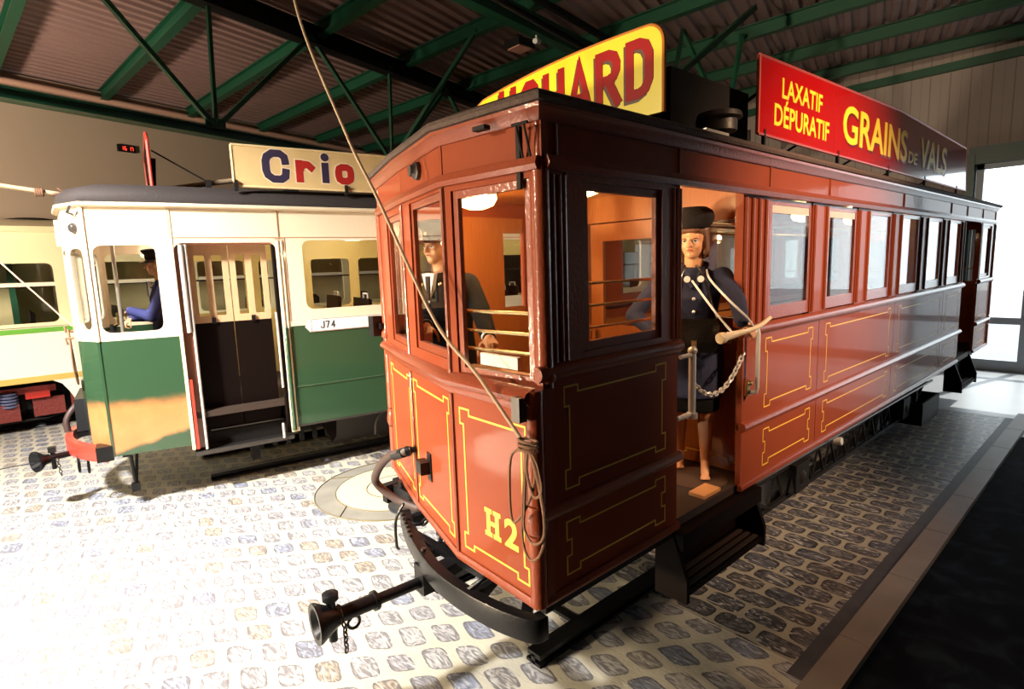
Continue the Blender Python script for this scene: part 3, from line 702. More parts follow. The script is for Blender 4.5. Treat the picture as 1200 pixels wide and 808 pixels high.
# --- cornice and roof
m_ = MB(); rr = m_.sweep(LOOP, [(-.02, 2.745), (.010, 2.745), (.020, 2.755), (.032, 2.775), (.045, 2.785), (.047, 2.80), (.03, 2.808)], True); rp(m_, 'cornice', REDTRIM)
m_ = MB(); rr = m_.sweep(LOOP, [(.04, 2.802), (.058, 2.805), (.064, 2.82), (.056, 2.838), (.01, 2.858), (-.10, 2.905), (-.30, 2.955), (-.55, 2.995), (-.80, 3.02), (-.9, 3.025)], True)
m_.b.faces.new([q[-1] for q in rr]); rp(m_, 'roof', CANVAS)
rp(MB().box(2.75, 3.62, 1.78, 2.45, 2.94, 3.22), 'resistor_box', DULLBLACK, bev=.03)
rp(MB().lathe([(.10, 0), (.10, .06), (.13, .07), (.12, .10), (0, .13)], (3.15, 1.72, 2.92), n=20), 'roof_ventilator', IRON)
rp(MB().box(2.84, 3.08, 1.62, 1.70, 2.865, 2.885), 'roof_plate', STEEL)
for x in (3.5, 4.7, 5.9, 7.1, 8.5): rp(MB().beam((x, 1.62, 2.85), (x, 1.62, 2.96), .02, .02).beam((x, 1.62, 3.2), (x + .02, 2.1, 2.97), .015, .015), 'sign_bracket', DULLBLACK)
m_ = MB().tube([(5.2, 2.58, 3.0), (5.2, 2.58, 3.35)], .05, 12).lathe([(.3, 0), (.3, .05), (.12, .1)], (5.2, 2.58, 3.0)); rp(m_, 'trolley_base', DULLBLACK)
POLE_TIP = (1.18, 2.75, 3.95)
rp(MB().tube([(5.2, 2.58, 3.3), POLE_TIP], [.028, .016], 10), 'trolley_pole', DULLBLACK)
# --- interior
rp(MB().prism([(v.x + (.03 if v.x < 6 else -.03), v.y + (.03 if v.y < 2 else -.03 if v.y > 3 else 0)) for v in LOOP], 'z', .72, .785), 'floor_boards', DARKWOOD)
rp(MB().prism([(v.x + (.06 if v.x < 6 else -.06), v.y + (.05 if v.y < 2 else -.05 if v.y > 3 else 0)) for v in LOOP], 'z', 2.69, 2.71), 'ceiling_boards', WOODH)
def bulkhead(x, s):
    p = PL((x, 2.58 + .98 * s, 0), (0, -s, 0))     # outward faces the vestibule
    W = 1.96
    b = PL(p.o, p.u); b.rect(.05, .60, .80, 1.74, -.03, 0); b.rect(1.36, 1.91, .80, 1.74, -.03, 0); b.rect(.05, 1.91, 2.50, 2.69, -.03, 0)
    b.ring((.05, .60, 1.74, 2.50), (.13, .52, 1.82, 2.44), -.03, .01); b.ring((1.36, 1.91, 1.74, 2.50), (1.44, 1.83, 1.82, 2.44), -.03, .01)
    bk = rp(b, 'bulkhead', WOOD)
    for q0, q1 in ((.12, .53), (1.43, 1.84)):
        g = PL(p.o, p.u); g.rect(q0, q1, 1.81, 2.45, -.016, -.011); rp(g, 'pane', GLASS, bk, smooth=0)
        g = PL(p.o, p.u); g.strip(notched(q0 - .02, q1 + .02, .86, 1.68, .025, .07), .008, 0, .0014); rp(g, 'pinstripe', PIN, bk, smooth=0)
    d = PL(p.o, p.u); d.ring((.62, 1.34, .80, 2.49), (.74, 1.22, 1.72, 2.36), -.035, -.005); d.rect(.74, 1.22, .95, 1.6, -.03, -.012)
    dd = rp(d, 'saloon_door', WOOD)
    g = PL(p.o, p.u); g.rect(.73, 1.23, 1.71, 2.37, -.022, -.017); rp(g, 'pane', GLASS, dd, smooth=0)
    g = PL(p.o, p.u); g.tube([g.P(.69, 1.5, .02), g.P(.69, 1.68, .02)], .012); rp(g, 'handle', BRASS, dd)
bulkhead(3.44, 1); bulkhead(9.09, -1)
for y, s in ((1.72, 1), (3.44, -1)):
    m_ = MB()
    for k in range(5): m_.box(3.6, 8.95, y + s * (.06 + k * .075), y + s * (.125 + k * .075), 1.19, 1.22)
    for k in range(4): m_.box(3.6, 8.95, y - s * .02 , y + s * .01, 1.28 + k * .1, 1.36 + k * .1)
    for x in (3.62, 4.9, 6.2, 7.5, 8.9): m_.box(x - .03, x + .03, y, y + s * .4, .79, 1.19)
    rp(m_, 'bench', WOODH)
for y in (2.2, 2.96):
    rp(MB().tube([(3.5, y, 2.45), (9.0, y, 2.45)], .014, 8), 'grab_rail', BRASS)
for (x, y) in ((2.33, 2.95), (2.45, 2.15), (4.8, 2.58), (6.6, 2.58), (8.2, 2.58), (10.1, 2.58)):  # second vestibule lamp is unseen, added to brighten the conductress's face
    m_ = MB().lathe([(.15, 0), (.15, -.02), (.145, -.03)], (x, y, 2.69)); cl = rp(m_, 'ceiling_lamp', BRASS)
    if x < 9: rp(MB().lathe([(.13, -.03), (.135, -.06), (.11, -.10), (.05, -.12), (0, -.125)], (x, y, 2.69)), 'lamp_globe', emit('warm_lamp_glass', (1, .72, .32), 5), cl)
for (x, y, e) in ((2.33, 2.95, 36), (2.45, 2.15, 24), (4.8, 2.58, 16), (8.2, 2.58, 12)):  # second entry is the added light on the conductress's face
    lamp('POINT', 'vestibule_lamp_and_fill' if x < 3 else 'saloon_lamp', (x, y, 2.50), None, e, (1, .62, .30), .07)
# driver's stand
m_ = MB().box(1.78, 1.92, 2.60, 2.86, .785, 1.60).lathe([(.11, 0), (.11, .03), (.09, .05), (.04, .06), (.03, .13)], (1.85, 2.74, 1.60)); ct = rp(m_, 'controller', BLACK, bev=.012)
rp(MB().tube([(1.85, 2.74, 1.73), (1.765, 2.77, 1.75)], .014).tube([(1.765, 2.77, 1.74), (1.765, 2.77, 1.86)], .018, 10), 'handle', BRASS, ct)
rp(MB().box(1.63, 1.76, 1.66, 2.30, 1.66, 1.70), 'dash_shelf', BOARDWOOD)
m_ = MB().tube([(1.85, 2.25, .8), (1.85, 2.25, 1.70)], .03, 12).tube([(1.85, 2.25, 1.70), (1.77, 2.16, 1.74)], .014).tube([(1.77, 2.16, 1.72), (1.77, 2.16, 1.82)], .017, 10); rp(m_, 'brake_column', BRASS)
# --- details outside
m_ = MB().tube([(2.72, 1.615, 1.34), (2.72, 1.615, 1.70)], .020, 12).ball((2.72, 1.615, 1.71), .026).tube([(2.72, 1.615, 1.69), (2.60, 1.615, 1.69)], .012).tube([(2.72, 1.615, 1.36), (2.57, 1.615, 1.36)], .014).lathe([(.03, 0), (.03, .03)], (2.72, 1.615, 1.335)); rp(m_, 'grab_pole', STEEL)
m_ = MB().tube([(3.32, 1.595, 1.375), (3.31, 1.535, 1.39), (3.31, 1.53, 1.42), (3.31, 1.53, 1.75), (3.31, 1.535, 1.775), (3.32, 1.595, 1.79)], .013, 10); hr = rp(m_, 'handrail', STEEL)
rp(MB().box(3.285, 3.315, 1.575, 1.597, 1.36, 1.46).ball((3.30, 1.57, 1.44), .018), 'latch', BRASS, hr)
# chain across the doorway
def chain(pts, r, wr, mat, par, name):
    pts = [V(p) for p in pts]; seg = []; m_ = MB()
    tot = sum((b - a).length for a, b in zip(pts[:-1], pts[1:])); k = max(2, int(tot / (r * 1.45)))
    def at(t):
        t *= tot
        for a, b in zip(pts[:-1], pts[1:]):
            l = (b - a).length
            if t <= l + 1e-9: return a + (b - a) * (t / l), (b - a).normalized()
            t -= l
        return pts[-1], (pts[-1] - pts[-2]).normalized()
    for i in range(k):
        c, d = at((i + .5) / k); u = d.orthogonal().normalized(); u.rotate(Matrix.Rotation(math.pi / 2 * (i % 2) + .4, 3, d))
        m_.tube([c + d * (r * 1.0 * math.cos(t)) + u * (r * .62 * math.sin(t)) for t in [2 * math.pi * j / 10 for j in range(10)]], wr, 5, closed=True)
    return m_.build(name, mat, par, RO if par in (RT,) else (0, 0, 0))
def hang(a, b, sag, n=12):
    a, b = V(a), V(b); return [a.lerp(b, i / n) - UP * (sag * 4 * (i / n) * (1 - i / n)) for i in range(n + 1)]
chain(hang((2.73, 1.612, 1.53), (3.27, 1.60, 1.63), .145), .020, .0055, STEEL, RT, 'safety_chain')
# headlamp socket, cleat, dash socket, bracket, hooks
F0U = PL((FR[1].x, FR[1].y, 0), ((FU0 - FR[1]).x, (FU0 - FR[1]).y, 0)); F0 = PL((FR[1].x, FR[1].y, 0), ((FR[0] - FR[1]).x, (FR[0] - FR[1]).y, 0)); F1 = PL((FR[2].x, FR[2].y, 0), ((FR[1] - FR[2]).x, (FR[1] - FR[2]).y, 0))
def on(F, a, b, d=0): return F.P(a, b, d)
c = on(F1, .36, 2.69, 0); m_ = MB().lathe([(.045, 0), (.045, .02), (.03, .035), (.028, .05), (.015, .05)], c, F1.n); hl = rp(m_, 'lamp_socket', IRON)
c = on(F1, .28, 1.10, 0); m_ = PL(F1.o, F1.u); m_.rect(.25, .31, 1.02, 1.18, 0, .008); m_.rect(.20, .29, 1.06, 1.13, .008, .06); rp(m_, 'coupling_box', BLACK, bev=.006)
m_ = PL(F0.o, F0.u); m_.rect(.535, .585, 1.58, 1.68, .03, .07); rp(m_, 'lamp_bracket', IRON, bev=.006)
m_ = PL(F0U.o, F0U.u); m_.tube([m_.P(.52, 2.60, .01), m_.P(.52, 2.735, .05)], .005).tube([m_.P(.56, 2.60, .01), m_.P(.56, 2.735, .05)], .005).tube([m_.P(.50, 2.735, .05), m_.P(.58, 2.735, .05)], .006); m_.rect(.48, .50, 2.50, 2.74, .0, .012); rp(m_, 'lamp_hanger', DULLBLACK)
m_ = PL(F0U.o, F0U.u); m_.rect(.30, .37, 2.745, 2.762, .04, .075); rp(m_, 'rope_eye', DULLBLACK)
hk = on(F0, .605, 1.485, .055); m_ = PL(F0.o, F0.u); m_.tube([m_.P(.605, 1.485, 0), m_.P(.605, 1.485, .065), m_.P(.605, 1.515, .075)], .008).rect(.54, .60, 1.465, 1.505, 0, .01); rp(m_, 'rope_hook', IRON)
# trolley rope: from the pole tip down to the hook, then a hanging coil
def bez(p, n=8):
    p = [V(q) for q in p]; out = []
    for i in range(len(p) - 1):
        a, b, c, d = p[max(0, i - 1)], p[i], p[i + 1], p[min(len(p) - 1, i + 2)]
        for k in range(n):
            t = k / n; out.append(.5 * ((2 * b) + (c - a) * t + (2 * a - 5 * b + 4 * c - d) * t * t + (3 * b - a - 3 * c + d) * t ** 3))
    return out + [p[-1]]
ROPEPTS = bez([POLE_TIP, (1.23, 2.95, 3.54), (1.30, 2.64, 2.86), (1.34, 2.44, 2.527), (1.41, 2.12, 1.965), (1.43, 1.85, 1.745), hk])
rp(MB().tube(ROPEPTS, .008, 8), 'trolley_rope', ROPE)
m_ = MB(); hb = hk
def cp(a, b, d): return F0.P(.618 + (a - .56) * 1.3, 1.49 + (b - 1.46) * .92, d + .02)
m_.tube(bez([cp(.56, 1.45, .05), cp(.49, 1.40, .05), cp(.47, 1.2, .045), cp(.49, 1.09, .05), cp(.56, 1.20, .05), cp(.60, 1.35, .05), cp(.58, 1.46, .06)]), .006, 6)
m_.tube(bez([cp(.575, 1.47, .06), cp(.55, 1.3, .055), cp(.54, 1.05, .06), cp(.58, .97, .07), cp(.63, 1.02, .07), cp(.645, 1.15, .06), cp(.61, 1.38, .06), cp(.58, 1.46, .06)]), .006, 6)
m_.tube(bez([cp(.57, 1.47, .06), cp(.555, 1.2, .06), cp(.56, 1.10, .07), cp(.61, 1.06, .08), cp(.65, 1.12, .07), cp(.63, 1.3, .06), cp(.585, 1.47, .06)]), .006, 6)
m_.tube(bez([cp(.59, 1.46, .06), cp(.62, 1.40, .06), cp(.635, 1.3, .06), cp(.60, 1.26, .06), cp(.57, 1.36, .06), cp(.58, 1.47, .06)]), .006, 6)
for z in (.0, .02, .04): m_.tube([cp(.575 + .035 * math.cos(t), 1.455 + z + .004 * math.sin(t), .055 + .03 * math.sin(t)) for t in [2 * math.pi * i / 10 for i in range(10)]], .006, 6, closed=True)
rp(m_, 'rope_coil', ROPEBROWN)
rp(MB().box(1.86, 1.93, 3.57, 3.64, 1.74, 1.88).box(1.90, 1.96, 3.54, 3.60, 1.79, 1.83), 'lamp_box', BLACK, bev=.008)
# H2
mark = PL(F0.o, F0.u); a, b = .225, .965; W_, H_ = .125, .135
for dx in (.018, .082): mark.rect(a + dx, a + dx + .028, b, b + H_, 0, .0015)
for dx in (.005, .069): mark.rect(a + dx, a + dx + .054, b, b + .022, 0, .0016); mark.rect(a + dx, a + dx + .054, b + H_ - .022, b + H_, 0, .0016)
mark.rect(a + .04, a + .09, b + .056, b + .078, 0, .0014); rp(mark, 'number_letter', PIN, smooth=0)
lettering('number_digit', '2', PIN, RT, F0.P(a + .150, b, 0), F0.u, (0, 0, 1), H_, .095, .0015, .03, RO)
# --- bumper, coupler, hose
BP = [V((1.69, 3.05)), V((1.56, 2.74)), V((1.44, 2.31)), V((1.435, 1.93)), V((1.50, 1.66)), V((1.58, 1.62))]
bp = [p.to_3d() for p in BP]; bp = [V((q.x, q.y)) for q in bez(bp, 6)]
m_ = MB(); rr = m_.sweep(bp, [(-.015, .58), (.0, .575), (.004, .585), (.004, .675), (0, .685), (-.015, .68), (-.06, .68), (-.06, .672), (-.02, .668), (-.02, .58), (-.015, .58)]); m_.b.faces.new(rr[0]); m_.b.faces.new(rr[-1])
bu = rp(m_, 'bumper', BLACK)
m_ = MB()
for (p, q) in (((1.46, 2.0), (1.75, 2.1)), ((1.5, 2.55), (1.85, 2.45)), ((1.52, 1.70), (1.80, 1.95)), ((1.66, 2.98), (1.95, 2.9))): m_.beam((p[0], p[1], .63), (q[0], q[1], .66), .05, .05)
m_.beam((1.60, 2.75, .66), (1.62, 2.05, .66), .05, .03).beam((1.5, 2.35, .62), (1.95, 2.35, .66), .09, .06); m_.tube(bez([(1.46, 2.05, .66), (1.53, 2.0, .72), (1.60, 2.02, .70), (1.63, 2.10, .62)]), .014)
rp(m_, 'bumper_stay', BLACK, bu)
m_ = MB()
for i in range(6): m_.lathe([(.014, 0), (.014, .012), (.006, .016)], (1.655 - i * .022, 2.97 - i * .055, .685))
m_.lathe([(.014, 0), (.014, .012)], (1.51, 2.5, .685)); rp(m_, 'rivet', IRON, bu)
m_ = MB().tube([(1.52, 2.515, .50), (1.20, 2.54, .50)], .030, 14).tube([(1.22, 2.538, .50), (1.02, 2.553, .50)], .040, 16).tube([(1.235, 2.538, .50), (1.215, 2.538, .50)], .052, 16).box(1.48, 1.58, 2.47, 2.56, .44, .60)
m_.lathe([(.045, 0), (.05, .02), (.055, .035), (.085, .09), (.10, .115), (.10, .13), (.075, .128), (.03, .06), (0, .06)], (1.045, 2.551, .50), (-1, .08, 0))
cpn = rp(m_, 'coupler', BLACK)
rp(MB().tube([(1.10 + .032 * math.cos(t), 2.53, .442 + .032 * math.sin(t)) for t in [2 * math.pi * i / 14 for i in range(14)]], .008, 6, closed=True), 'ring', BLACK, cpn)
rp(MB().tube([(1.00, 2.555, .38), (1.00, 2.555, .63)], .022, 10).lathe([(.04, 0), (.04, .03), (.02, .04)], (1.0, 2.555, .60)), 'coupling_pin', BLACK, cpn)
chain([(1.03, 2.54, .56), (1.035, 2.49, .46), (1.035, 2.49, .33)], .017, .005, IRON, RT, 'coupler_chain')
chain(hang((1.62, 2.86, .70), (1.74, 2.74, .75), .05, 6), .032, .009, BLACK, RT, 'drag_chain'); chain(hang((1.70, 2.62, .76), (1.62, 2.50, .66), .04, 6), .032, .009, BLACK, RT, 'drag_chain')
m_ = MB().tube(bez([(1.68, 2.855, 1.125), (1.645, 2.90, 1.11), (1.62, 3.04, 1.05), (1.63, 3.22, .90), (1.66, 3.28, .80), (1.74, 3.18, .70), (1.84, 2.98, .65), (1.92, 2.8, .64)]), .026, 12); ho = rp(m_, 'brake_hose', RUBBER)
m_ = MB().tube([(1.73, 2.84, 1.13), (1.66, 2.87, 1.12)], .018, 10).tube([(1.672, 2.862, 1.122), (1.655, 2.875, 1.117)], .032, 12).tube([(1.648, 2.89, 1.11), (1.63, 2.98, 1.075)], .031, 12); rp(m_, 'nozzle', BLACK, ho)
rp(MB().tube(bez([(1.70, 3.02, .73), (1.66, 3.06, .62), (1.66, 3.07, .45), (1.69, 3.1, .40)]), .010, 6), 'brake_cable', BLACK)
rp(MB().box(1.80, 2.00, 3.05, 3.40, .56, .74).tube([(1.84, 3.25, .60), (1.84, 3.25, .78)], .04, 12), 'underfloor_box', BLACK, bev=.01)
# --- underframe, wheels, steps
m_ = MB()
for y in (1.80, 3.36): m_.box(1.75, 10.85, y - .03, y + .03, .62, .745)
for x in (1.9, 2.6, 3.5, 5, 6.2, 7.5, 8.9, 10, 10.7): m_.box(x - .03, x + .03, 1.70, 3.46, .64, .73)
rp(m_, 'underframe', DULLBLACK)
rp(near().rect(1.56, 2.56, .705, .755, -.05, -.01), 'sill_beam', DULLBLACK)
m_ = MB()
for y in (1.88, 3.28):
    m_.box(3.7, 8.9, y - .03, y + .03, .47, .58); m_.beam((3.7, y, .5), (4.3, y, .22), .03, .03); m_.beam((8.9, y, .5), (8.3, y, .22), .03, .03); m_.box(4.2, 8.4, y - .015, y + .015, .19, .225)
    for k in range(14): m_.beam((4.3 + k * .29, y, .21), (4.3 + (k + .5) * .29, y, .48), .016, .016); m_.beam((4.3 + (k + .5) * .29, y, .48), (4.3 + (k + 1) * .29, y, .21), .016, .016)
rp(m_, 'truck_frame', DULLBLACK)
for x in (4.75, 7.75):
    for y, s in ((2.08, -1), (3.08, 1)):
        m_ = MB().lathe([(.06, -.05), (.345, -.05), (.375, -.04), (.375, -.02), (.345, -.01), (.335, .06), (.30, .06), (.29, .03), (.10, .02), (.09, .07), (0, .07)], (x, y, .375), (0, s, 0), 32); rp(m_, 'wheel', IRON)
    rp(MB().tube([(x, 1.9, .375), (x, 3.26, .375)], .05, 12), 'axle', DULLBLACK)
    for y in (1.86, 3.30):
        rp(MB().box(x - .13, x + .13, y - .07, y + .07, .26, .50).lathe([(.08, 0), (.08, .05), (.05, .08), (0, .085)], (x, y, .375), (0, -1 if y < 2 else 1, 0)), 'axle_box', DULLBLACK, bev=.015)
        m_ = MB()
        for k in range(5): m_.tube(bez([(x - .45 + k * .07, y, .60 + k * .012), (x, y, .53 + k * .014), (x + .45 - k * .07, y, .60 + k * .012)], 5), .011, 6)
        rp(m_, 'leaf_spring', IRON)
        m_ = MB()
        for sx in (-.28, .28):
            m_.tube([(x + sx + .028 * math.cos(t), y + .028 * math.sin(t), .50 + .14 * t / 31.4) for t in [i * .6 for i in range(53)]], .008, 5)
        rp(m_, 'coil_spring', DULLBLACK)
rp(MB().tube([(3.8, 1.74, .62), (8.6, 1.74, .58)], .014, 8), 'brake_rod', IRON)
rp(MB().tube([(5.35, 1.76, .55), (5.35, 1.70, .56)], .035, 12), 'grease_cup', STEEL)
def tram_step(x0, x1, y0, y1, z):
    s = rp(MB().box(x0, x1, y0, y1, z, z + .035).box(x0, x1, y1 - .02, y1, z, .74), 'step', BLACKBROWN)
    rp(MB().prism([(y0 - .01, z - .03), (y1, z - .03), (y1, .75), (y1 - .10, .75), (y0 - .01, z + .10)], 'x', x0 - .03, x0), 'step_side', BLACKBROWN, s)
    rp(MB().prism([(y0 - .01, z - .03), (y1, z - .03), (y1, .75), (y1 - .10, .75), (y0 - .01, z + .10)], 'x', x1, x1 + .03), 'step_side', BLACKBROWN, s)
    m_ = MB()
    for k in range(4): m_.box(x0 + .02, x1 - .02, y0 + .02 + k * .05, y0 + .045 + k * .05, z + .035, z + .045)
    rp(m_, 'step_tread', DARKWOOD, s); return s
tram_step(2.56, 3.44, 1.53, 1.72, .38)
tram_step(9.15, 10.02, 1.53, 1.72, .38)
rp(MB().box(2.54, 3.46, 1.55, 3.6, .64, .735), 'platform_beam', BLACKBROWN)
m_ = MB().box(7.95, 8.75, 1.68, 1.70, .14, .40).box(7.95, 7.97, 1.68, 2.0, .14, .40).box(8.73, 8.75, 1.68, 2.0, .14, .40).box(7.95, 8.75, 1.98, 2.0, .14, .4).box(7.95, 8.75, 1.68, 2.0, .13, .15).beam((8.1, 1.8, .4), (8.1, 1.8, .7), .05, .05)
rp(m_, 'lifeguard_tray', DULLBLACK)
# rails under the tram
for y, lab in ((2.08, 'black display rail on the floor nearest the red tram steps'), (3.08, 'black display rail on the floor under the far side of the red tram')):
    r = thing('rail', lab, 'rail', (5.8, y, 0))
    MB().box(1.93, 9.6, y - .03, y + .08, 0, .018).box(1.93, 9.6, y + .01, y + .04, .0, .06).box(1.93, 9.6, y - .03, y + .07, .045, .075).build('rail_bar', BLACK, r, (5.8, y, 0))
for x in (2.38, 3.6, 4.9, 6.2, 7.5, 8.8): tag(MB().box(x - .03, x + .03, 2.135, 3.045, 0, .02).build('rail_tie', BLACK), 'black flat tie joining the two rails under the red tram', 'tie', 'ties under the red tram')

# ------------------------------------------------------------------ advertising boards on the red tram
gb = thing('advertising_board', 'long red advertising board with yellow lettering on the red tram roof edge', 'sign', (6.2, 1.60, 2.93)); GO = (6.2, 1.60, 2.93)
BRD = plain('red_enamel_board', (.42, .004, .006), .22, coat=.8); YEL = plain('yellow_enamel_lettering', (.95, .72, .04), .35); MAR = plain('maroon_letter_shadow', (.12, .002, .004), .35)
p = PL((0, 1.615, 0), (1, 0, 0)); p.poly([(3.42, 2.93), (9.0, 2.93), (8.86, 3.42), (6.2, 3.46), (3.42, 3.37)], -.02, 0); p.build('board', BRD, gb, GO, smooth=0)
p = PL((0, 1.615, 0), (1, 0, 0))
for a, b in (((3.42, 2.93), (9.0, 2.93)), ((9.0, 2.93), (8.86, 3.42)), ((8.86, 3.42), (6.2, 3.46)), ((6.2, 3.46), (3.42, 3.37)), ((3.42, 3.37), (3.42, 2.93))): p.tube([p.P(*a, -.006), p.P(*b, -.006)], .011, 6)
p.build('board_edge', plain('worn_red_edge', (.40, .05, .03), .4, metal=.2), gb, GO)
def gl(body, x0, x1, z0, z1, sh=True, col=None):
    if sh: lettering('letter_shadow', body, MAR, gb, (x0 + .018, 1.615, z0 - .018), (1, 0, 0), (0, 0, 1), z1 - z0, x1 - x0, .0012, .02, GO)
    lettering('lettering', body, col or YEL, gb, (x0, 1.615, z0), (1, 0, 0), (0, 0, 1), z1 - z0, x1 - x0, .003, .018, GO)
gl('LAXATIF', 3.72, 4.36, 3.175, 3.295, False); gl('D\u00c9PURATIF', 3.62, 4.50, 3.00, 3.165, False)
gl('GRAINS', 4.77, 6.42, 3.03, 3.31); gl('DE', 6.48, 6.78, 3.04, 3.145, False); gl('VALS', 6.86, 7.92, 3.03, 3.32)
sb = thing('advertising_board', 'yellow arched advertising board with big red letters across the front of the tram roof', 'sign', (2.6, 2.5, 2.95)); SO = (2.6, 2.5, 2.95)
YB = plain('yellow_enamel_board', (.95, .80, .02), .35, coat=.4); RL = plain('red_enamel_lettering', (.36, .003, .004), .5, spec=.2); SH = plain('brown_letter_shadow', (.10, .03, .012), .5)
def arch(e=0):
    pts = [(0 + e, .0), (1.62 - e, .0)]
    for t in range(0, 91, 15): pts.append((1.62 - e - .10 + .10 * math.cos(math.radians(t)), .44 - e - .10 + .10 * math.sin(math.radians(t)) ))
    for t in range(1, 8): u = t / 8; pts.append((1.52 - u * 1.28, .44 - e + .015 * math.sin(u * math.pi) - .05 * u * u))
    for t in range(0, 91, 15): pts.append((e + .24 - .24 * math.sin(math.radians(t)), .39 - e - .22 + .22 * math.cos(math.radians(t))))
    return pts
p = PL((2.6, 3.35, 2.955), (0, -1, 0)); p.poly(arch(), -.02, 0); p.build('board', YB, sb, SO, smooth=0)
p = PL((2.6, 3.35, 2.955), (0, -1, 0)); q = arch()[1:]; p.tube([p.P(a, b, -.01) for a, b in q], .012, 8); p.build('board_edge', plain('orange_board_edge', (.65, .22, .03), .5), sb, SO)
for i, (ch, w_) in enumerate(zip('SUCHARD', (.165, .17, .17, .18, .18, .175, .175))):
    a = .14 + i * .2085; h = .285 if i else .25
    for nm, mt, dx, dz, d0_, d1_ in (('letter_shadow', SH, -.014, -.016, 0, .001), ('lettering', RL, 0, 0, 0, .003)):
        p = PL((2.6, 3.35, 2.955), (0, -1, 0)); p.glyph(ch, a + dx, .095 + dz - (.03 if i == 0 else 0), w_, h + .015, .052, d0_, d1_); p.build(nm, mt, sb, SO, smooth=0)
for y in (1.9, 3.0): MB().beam((2.62, y, 2.86), (2.62, y, 3.2), .02, .02).build('bracket', DULLBLACK, sb, SO)

# ================================================================== green and cream tram
GA = math.radians(-8.1); GO_ = (1.3224, 6.1138, 0)
GT = thing('green_tram', 'green and cream tram with open folding door standing behind the red tram', 'tram', GO_, GA)
def gp(s, name, mat, par=None, **k): return s.build(name, mat, par or GT, **k)
GL, GW = 9.2, 2.0
GF = [V((-.80, .07)), V((-.965, .36)), V((-1.04, 1.0)), V((-.965, 1.64)), V((-.80, 1.955))]
GLOOP = [V((-.80, .07)), V((-.165, 0)), V((GL - .2, 0)), V((GL + .5, .05)), V((GL + .7, 1.0)), V((GL + .5, 1.95)), V((GL - .2, GW)), V((-.165, GW))] + [GF[4], GF[3], GF[2], GF[1]]
def gside(): return PL((0, 0, 0), (1, 0, 0))
def gfar(): return PL((0, GW, 0), (-1, 0, 0))
def edge(a, b): return PL((a.x, a.y, 0), ((b - a).x, (b - a).y, 0)), (b - a).length
# upper and lower walls by facets of the near side
def wall_piece(mk, L, win=None, r=.07, z0=.55, up=CREAM, low=GREEN, e=.004):
    lo = gp(mk().rect(-e, L + e, z0, 1.635, -.04, 0), 'lower_panel', low)
    if win:
        f = gp(mk().ring((-e, L + e, 1.635, 2.86), win, -.04, 0, r), 'window_wall', up)
        gp(mk().rect(win[0], win[1], win[2], win[3], -.022, -.018), 'pane', GLASS, f, smooth=0)
    else: gp(mk().rect(-e, L + e, 1.635, 2.86, -.04, 0), 'upper_panel', up)
P_, L = edge(GF[0], V((-.165, 0)));  mkv = lambda: PL((GF[0].x, GF[0].y, 0), ((V((-.165, 0)) - GF[0]).x, (V((-.165, 0)) - GF[0]).y, 0))
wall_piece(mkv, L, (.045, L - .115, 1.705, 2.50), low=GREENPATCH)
for i in range(4):
    a, b = GF[i + 1], GF[i]
    mk = lambda a=a, b=b: PL((a.x, a.y, 0), ((b - a).x, (b - a).y, 0)); LL = (b - a).length
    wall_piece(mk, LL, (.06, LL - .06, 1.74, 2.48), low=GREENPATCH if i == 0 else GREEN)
gp(mkv().rect(-.012, .012, 1.635, 2.86, -.02, .012), 'corner_strip', CREAMTRIM); gp(mkv().rect(-.010, .010, .55, 1.635, -.02, .008), 'corner_strip', GREEN)
# doorway surround, saloon
gp(gside().rect(-.165, -.135, .5, 2.86, -.05, .006), 'door_pillar', CREAMTRIM)
gp(gside().rect(-.135, .865, 2.515, 2.86, -.04, 0), 'door_header', CREAM)
for c, sg in ((-.135, 1), (.78, -1)):   # rounded upper corners of the doorway
    m_ = gside(); pts = [(c, 2.52)] + [(c + sg * (.09 - .09 * math.cos(math.radians(t))), 2.52 - .09 + .09 * math.sin(math.radians(t))) for t in range(0, 91, 15)]
    m_.poly(pts if sg > 0 else pts[::-1], -.04, 0); gp(m_, 'corner_fillet', CREAM)
m_ = gside()
for a, rad in ((.795, .02), (.832, .014)): m_.tube([m_.P(a, .55, 0), m_.P(a, 2.53, 0)], rad, 10)
m_.rect(.775, .86, .50, 2.56, -.05, .0); gp(m_, 'door_pillar', CREAMTRIM)
m_ = gside(); m_.tube([m_.P(.803, .52, .012), m_.P(.803, 1.63, .012)], .022, 10); m_.rect(.84, .86, .55, 1.63, 0, .008); gp(m_, 'green_door_pillar', GREEN)
GWIN = [(1.035, 2.60), (2.78, 4.34), (4.52, 6.08), (6.26, 7.82)]
prev = .86
for i, (a0, a1) in enumerate(GWIN):
    nx = GWIN[i + 1][0] - .09 if i < 3 else 8.98
    f = gp(gside().ring((prev, nx, 1.68, 2.86), (a0, a1, 1.805, 2.535), -.04, 0, .08), 'window_wall', CREAM)
    gp(gside().rect(a0, a1, 1.80, 2.54, -.024, -.020), 'pane', GLASS, f, smooth=0)
    prev = nx
gp(gside().rect(.86, 8.98, .55, 1.645, -.04, 0), 'lower_panel', GREEN)
gp(gside().rect(.86, 8.98, 1.64, 1.69, -.04, .004), 'waist_band', CREAM)
m_ = gside(); m_.tube([m_.P(.87, .985, 0), m_.P(8.98, .985, 0)], .011, 8); gp(m_, 'rubbing_strip', GREEN)
m_ = gside(); m_.rect(.87, 8.98, .545, .565, 0, .008); gp(m_, 'sill_strip', IRON)
m_ = gside(); m_.tube([m_.P(-.16, 2.565, .0), m_.P(8.98, 2.565, .0)], .005, 6).tube([m_.P(.81, 2.57, 0), m_.P(.81, 2.84, 0)], .008, 6).tube([m_.P(-.15, 2.57, 0), m_.P(-.15, 2.84, 0)], .008, 6).tube([m_.P(.865, 1.66, .0), m_.P(.865, 2.56, .0)], .005, 6)
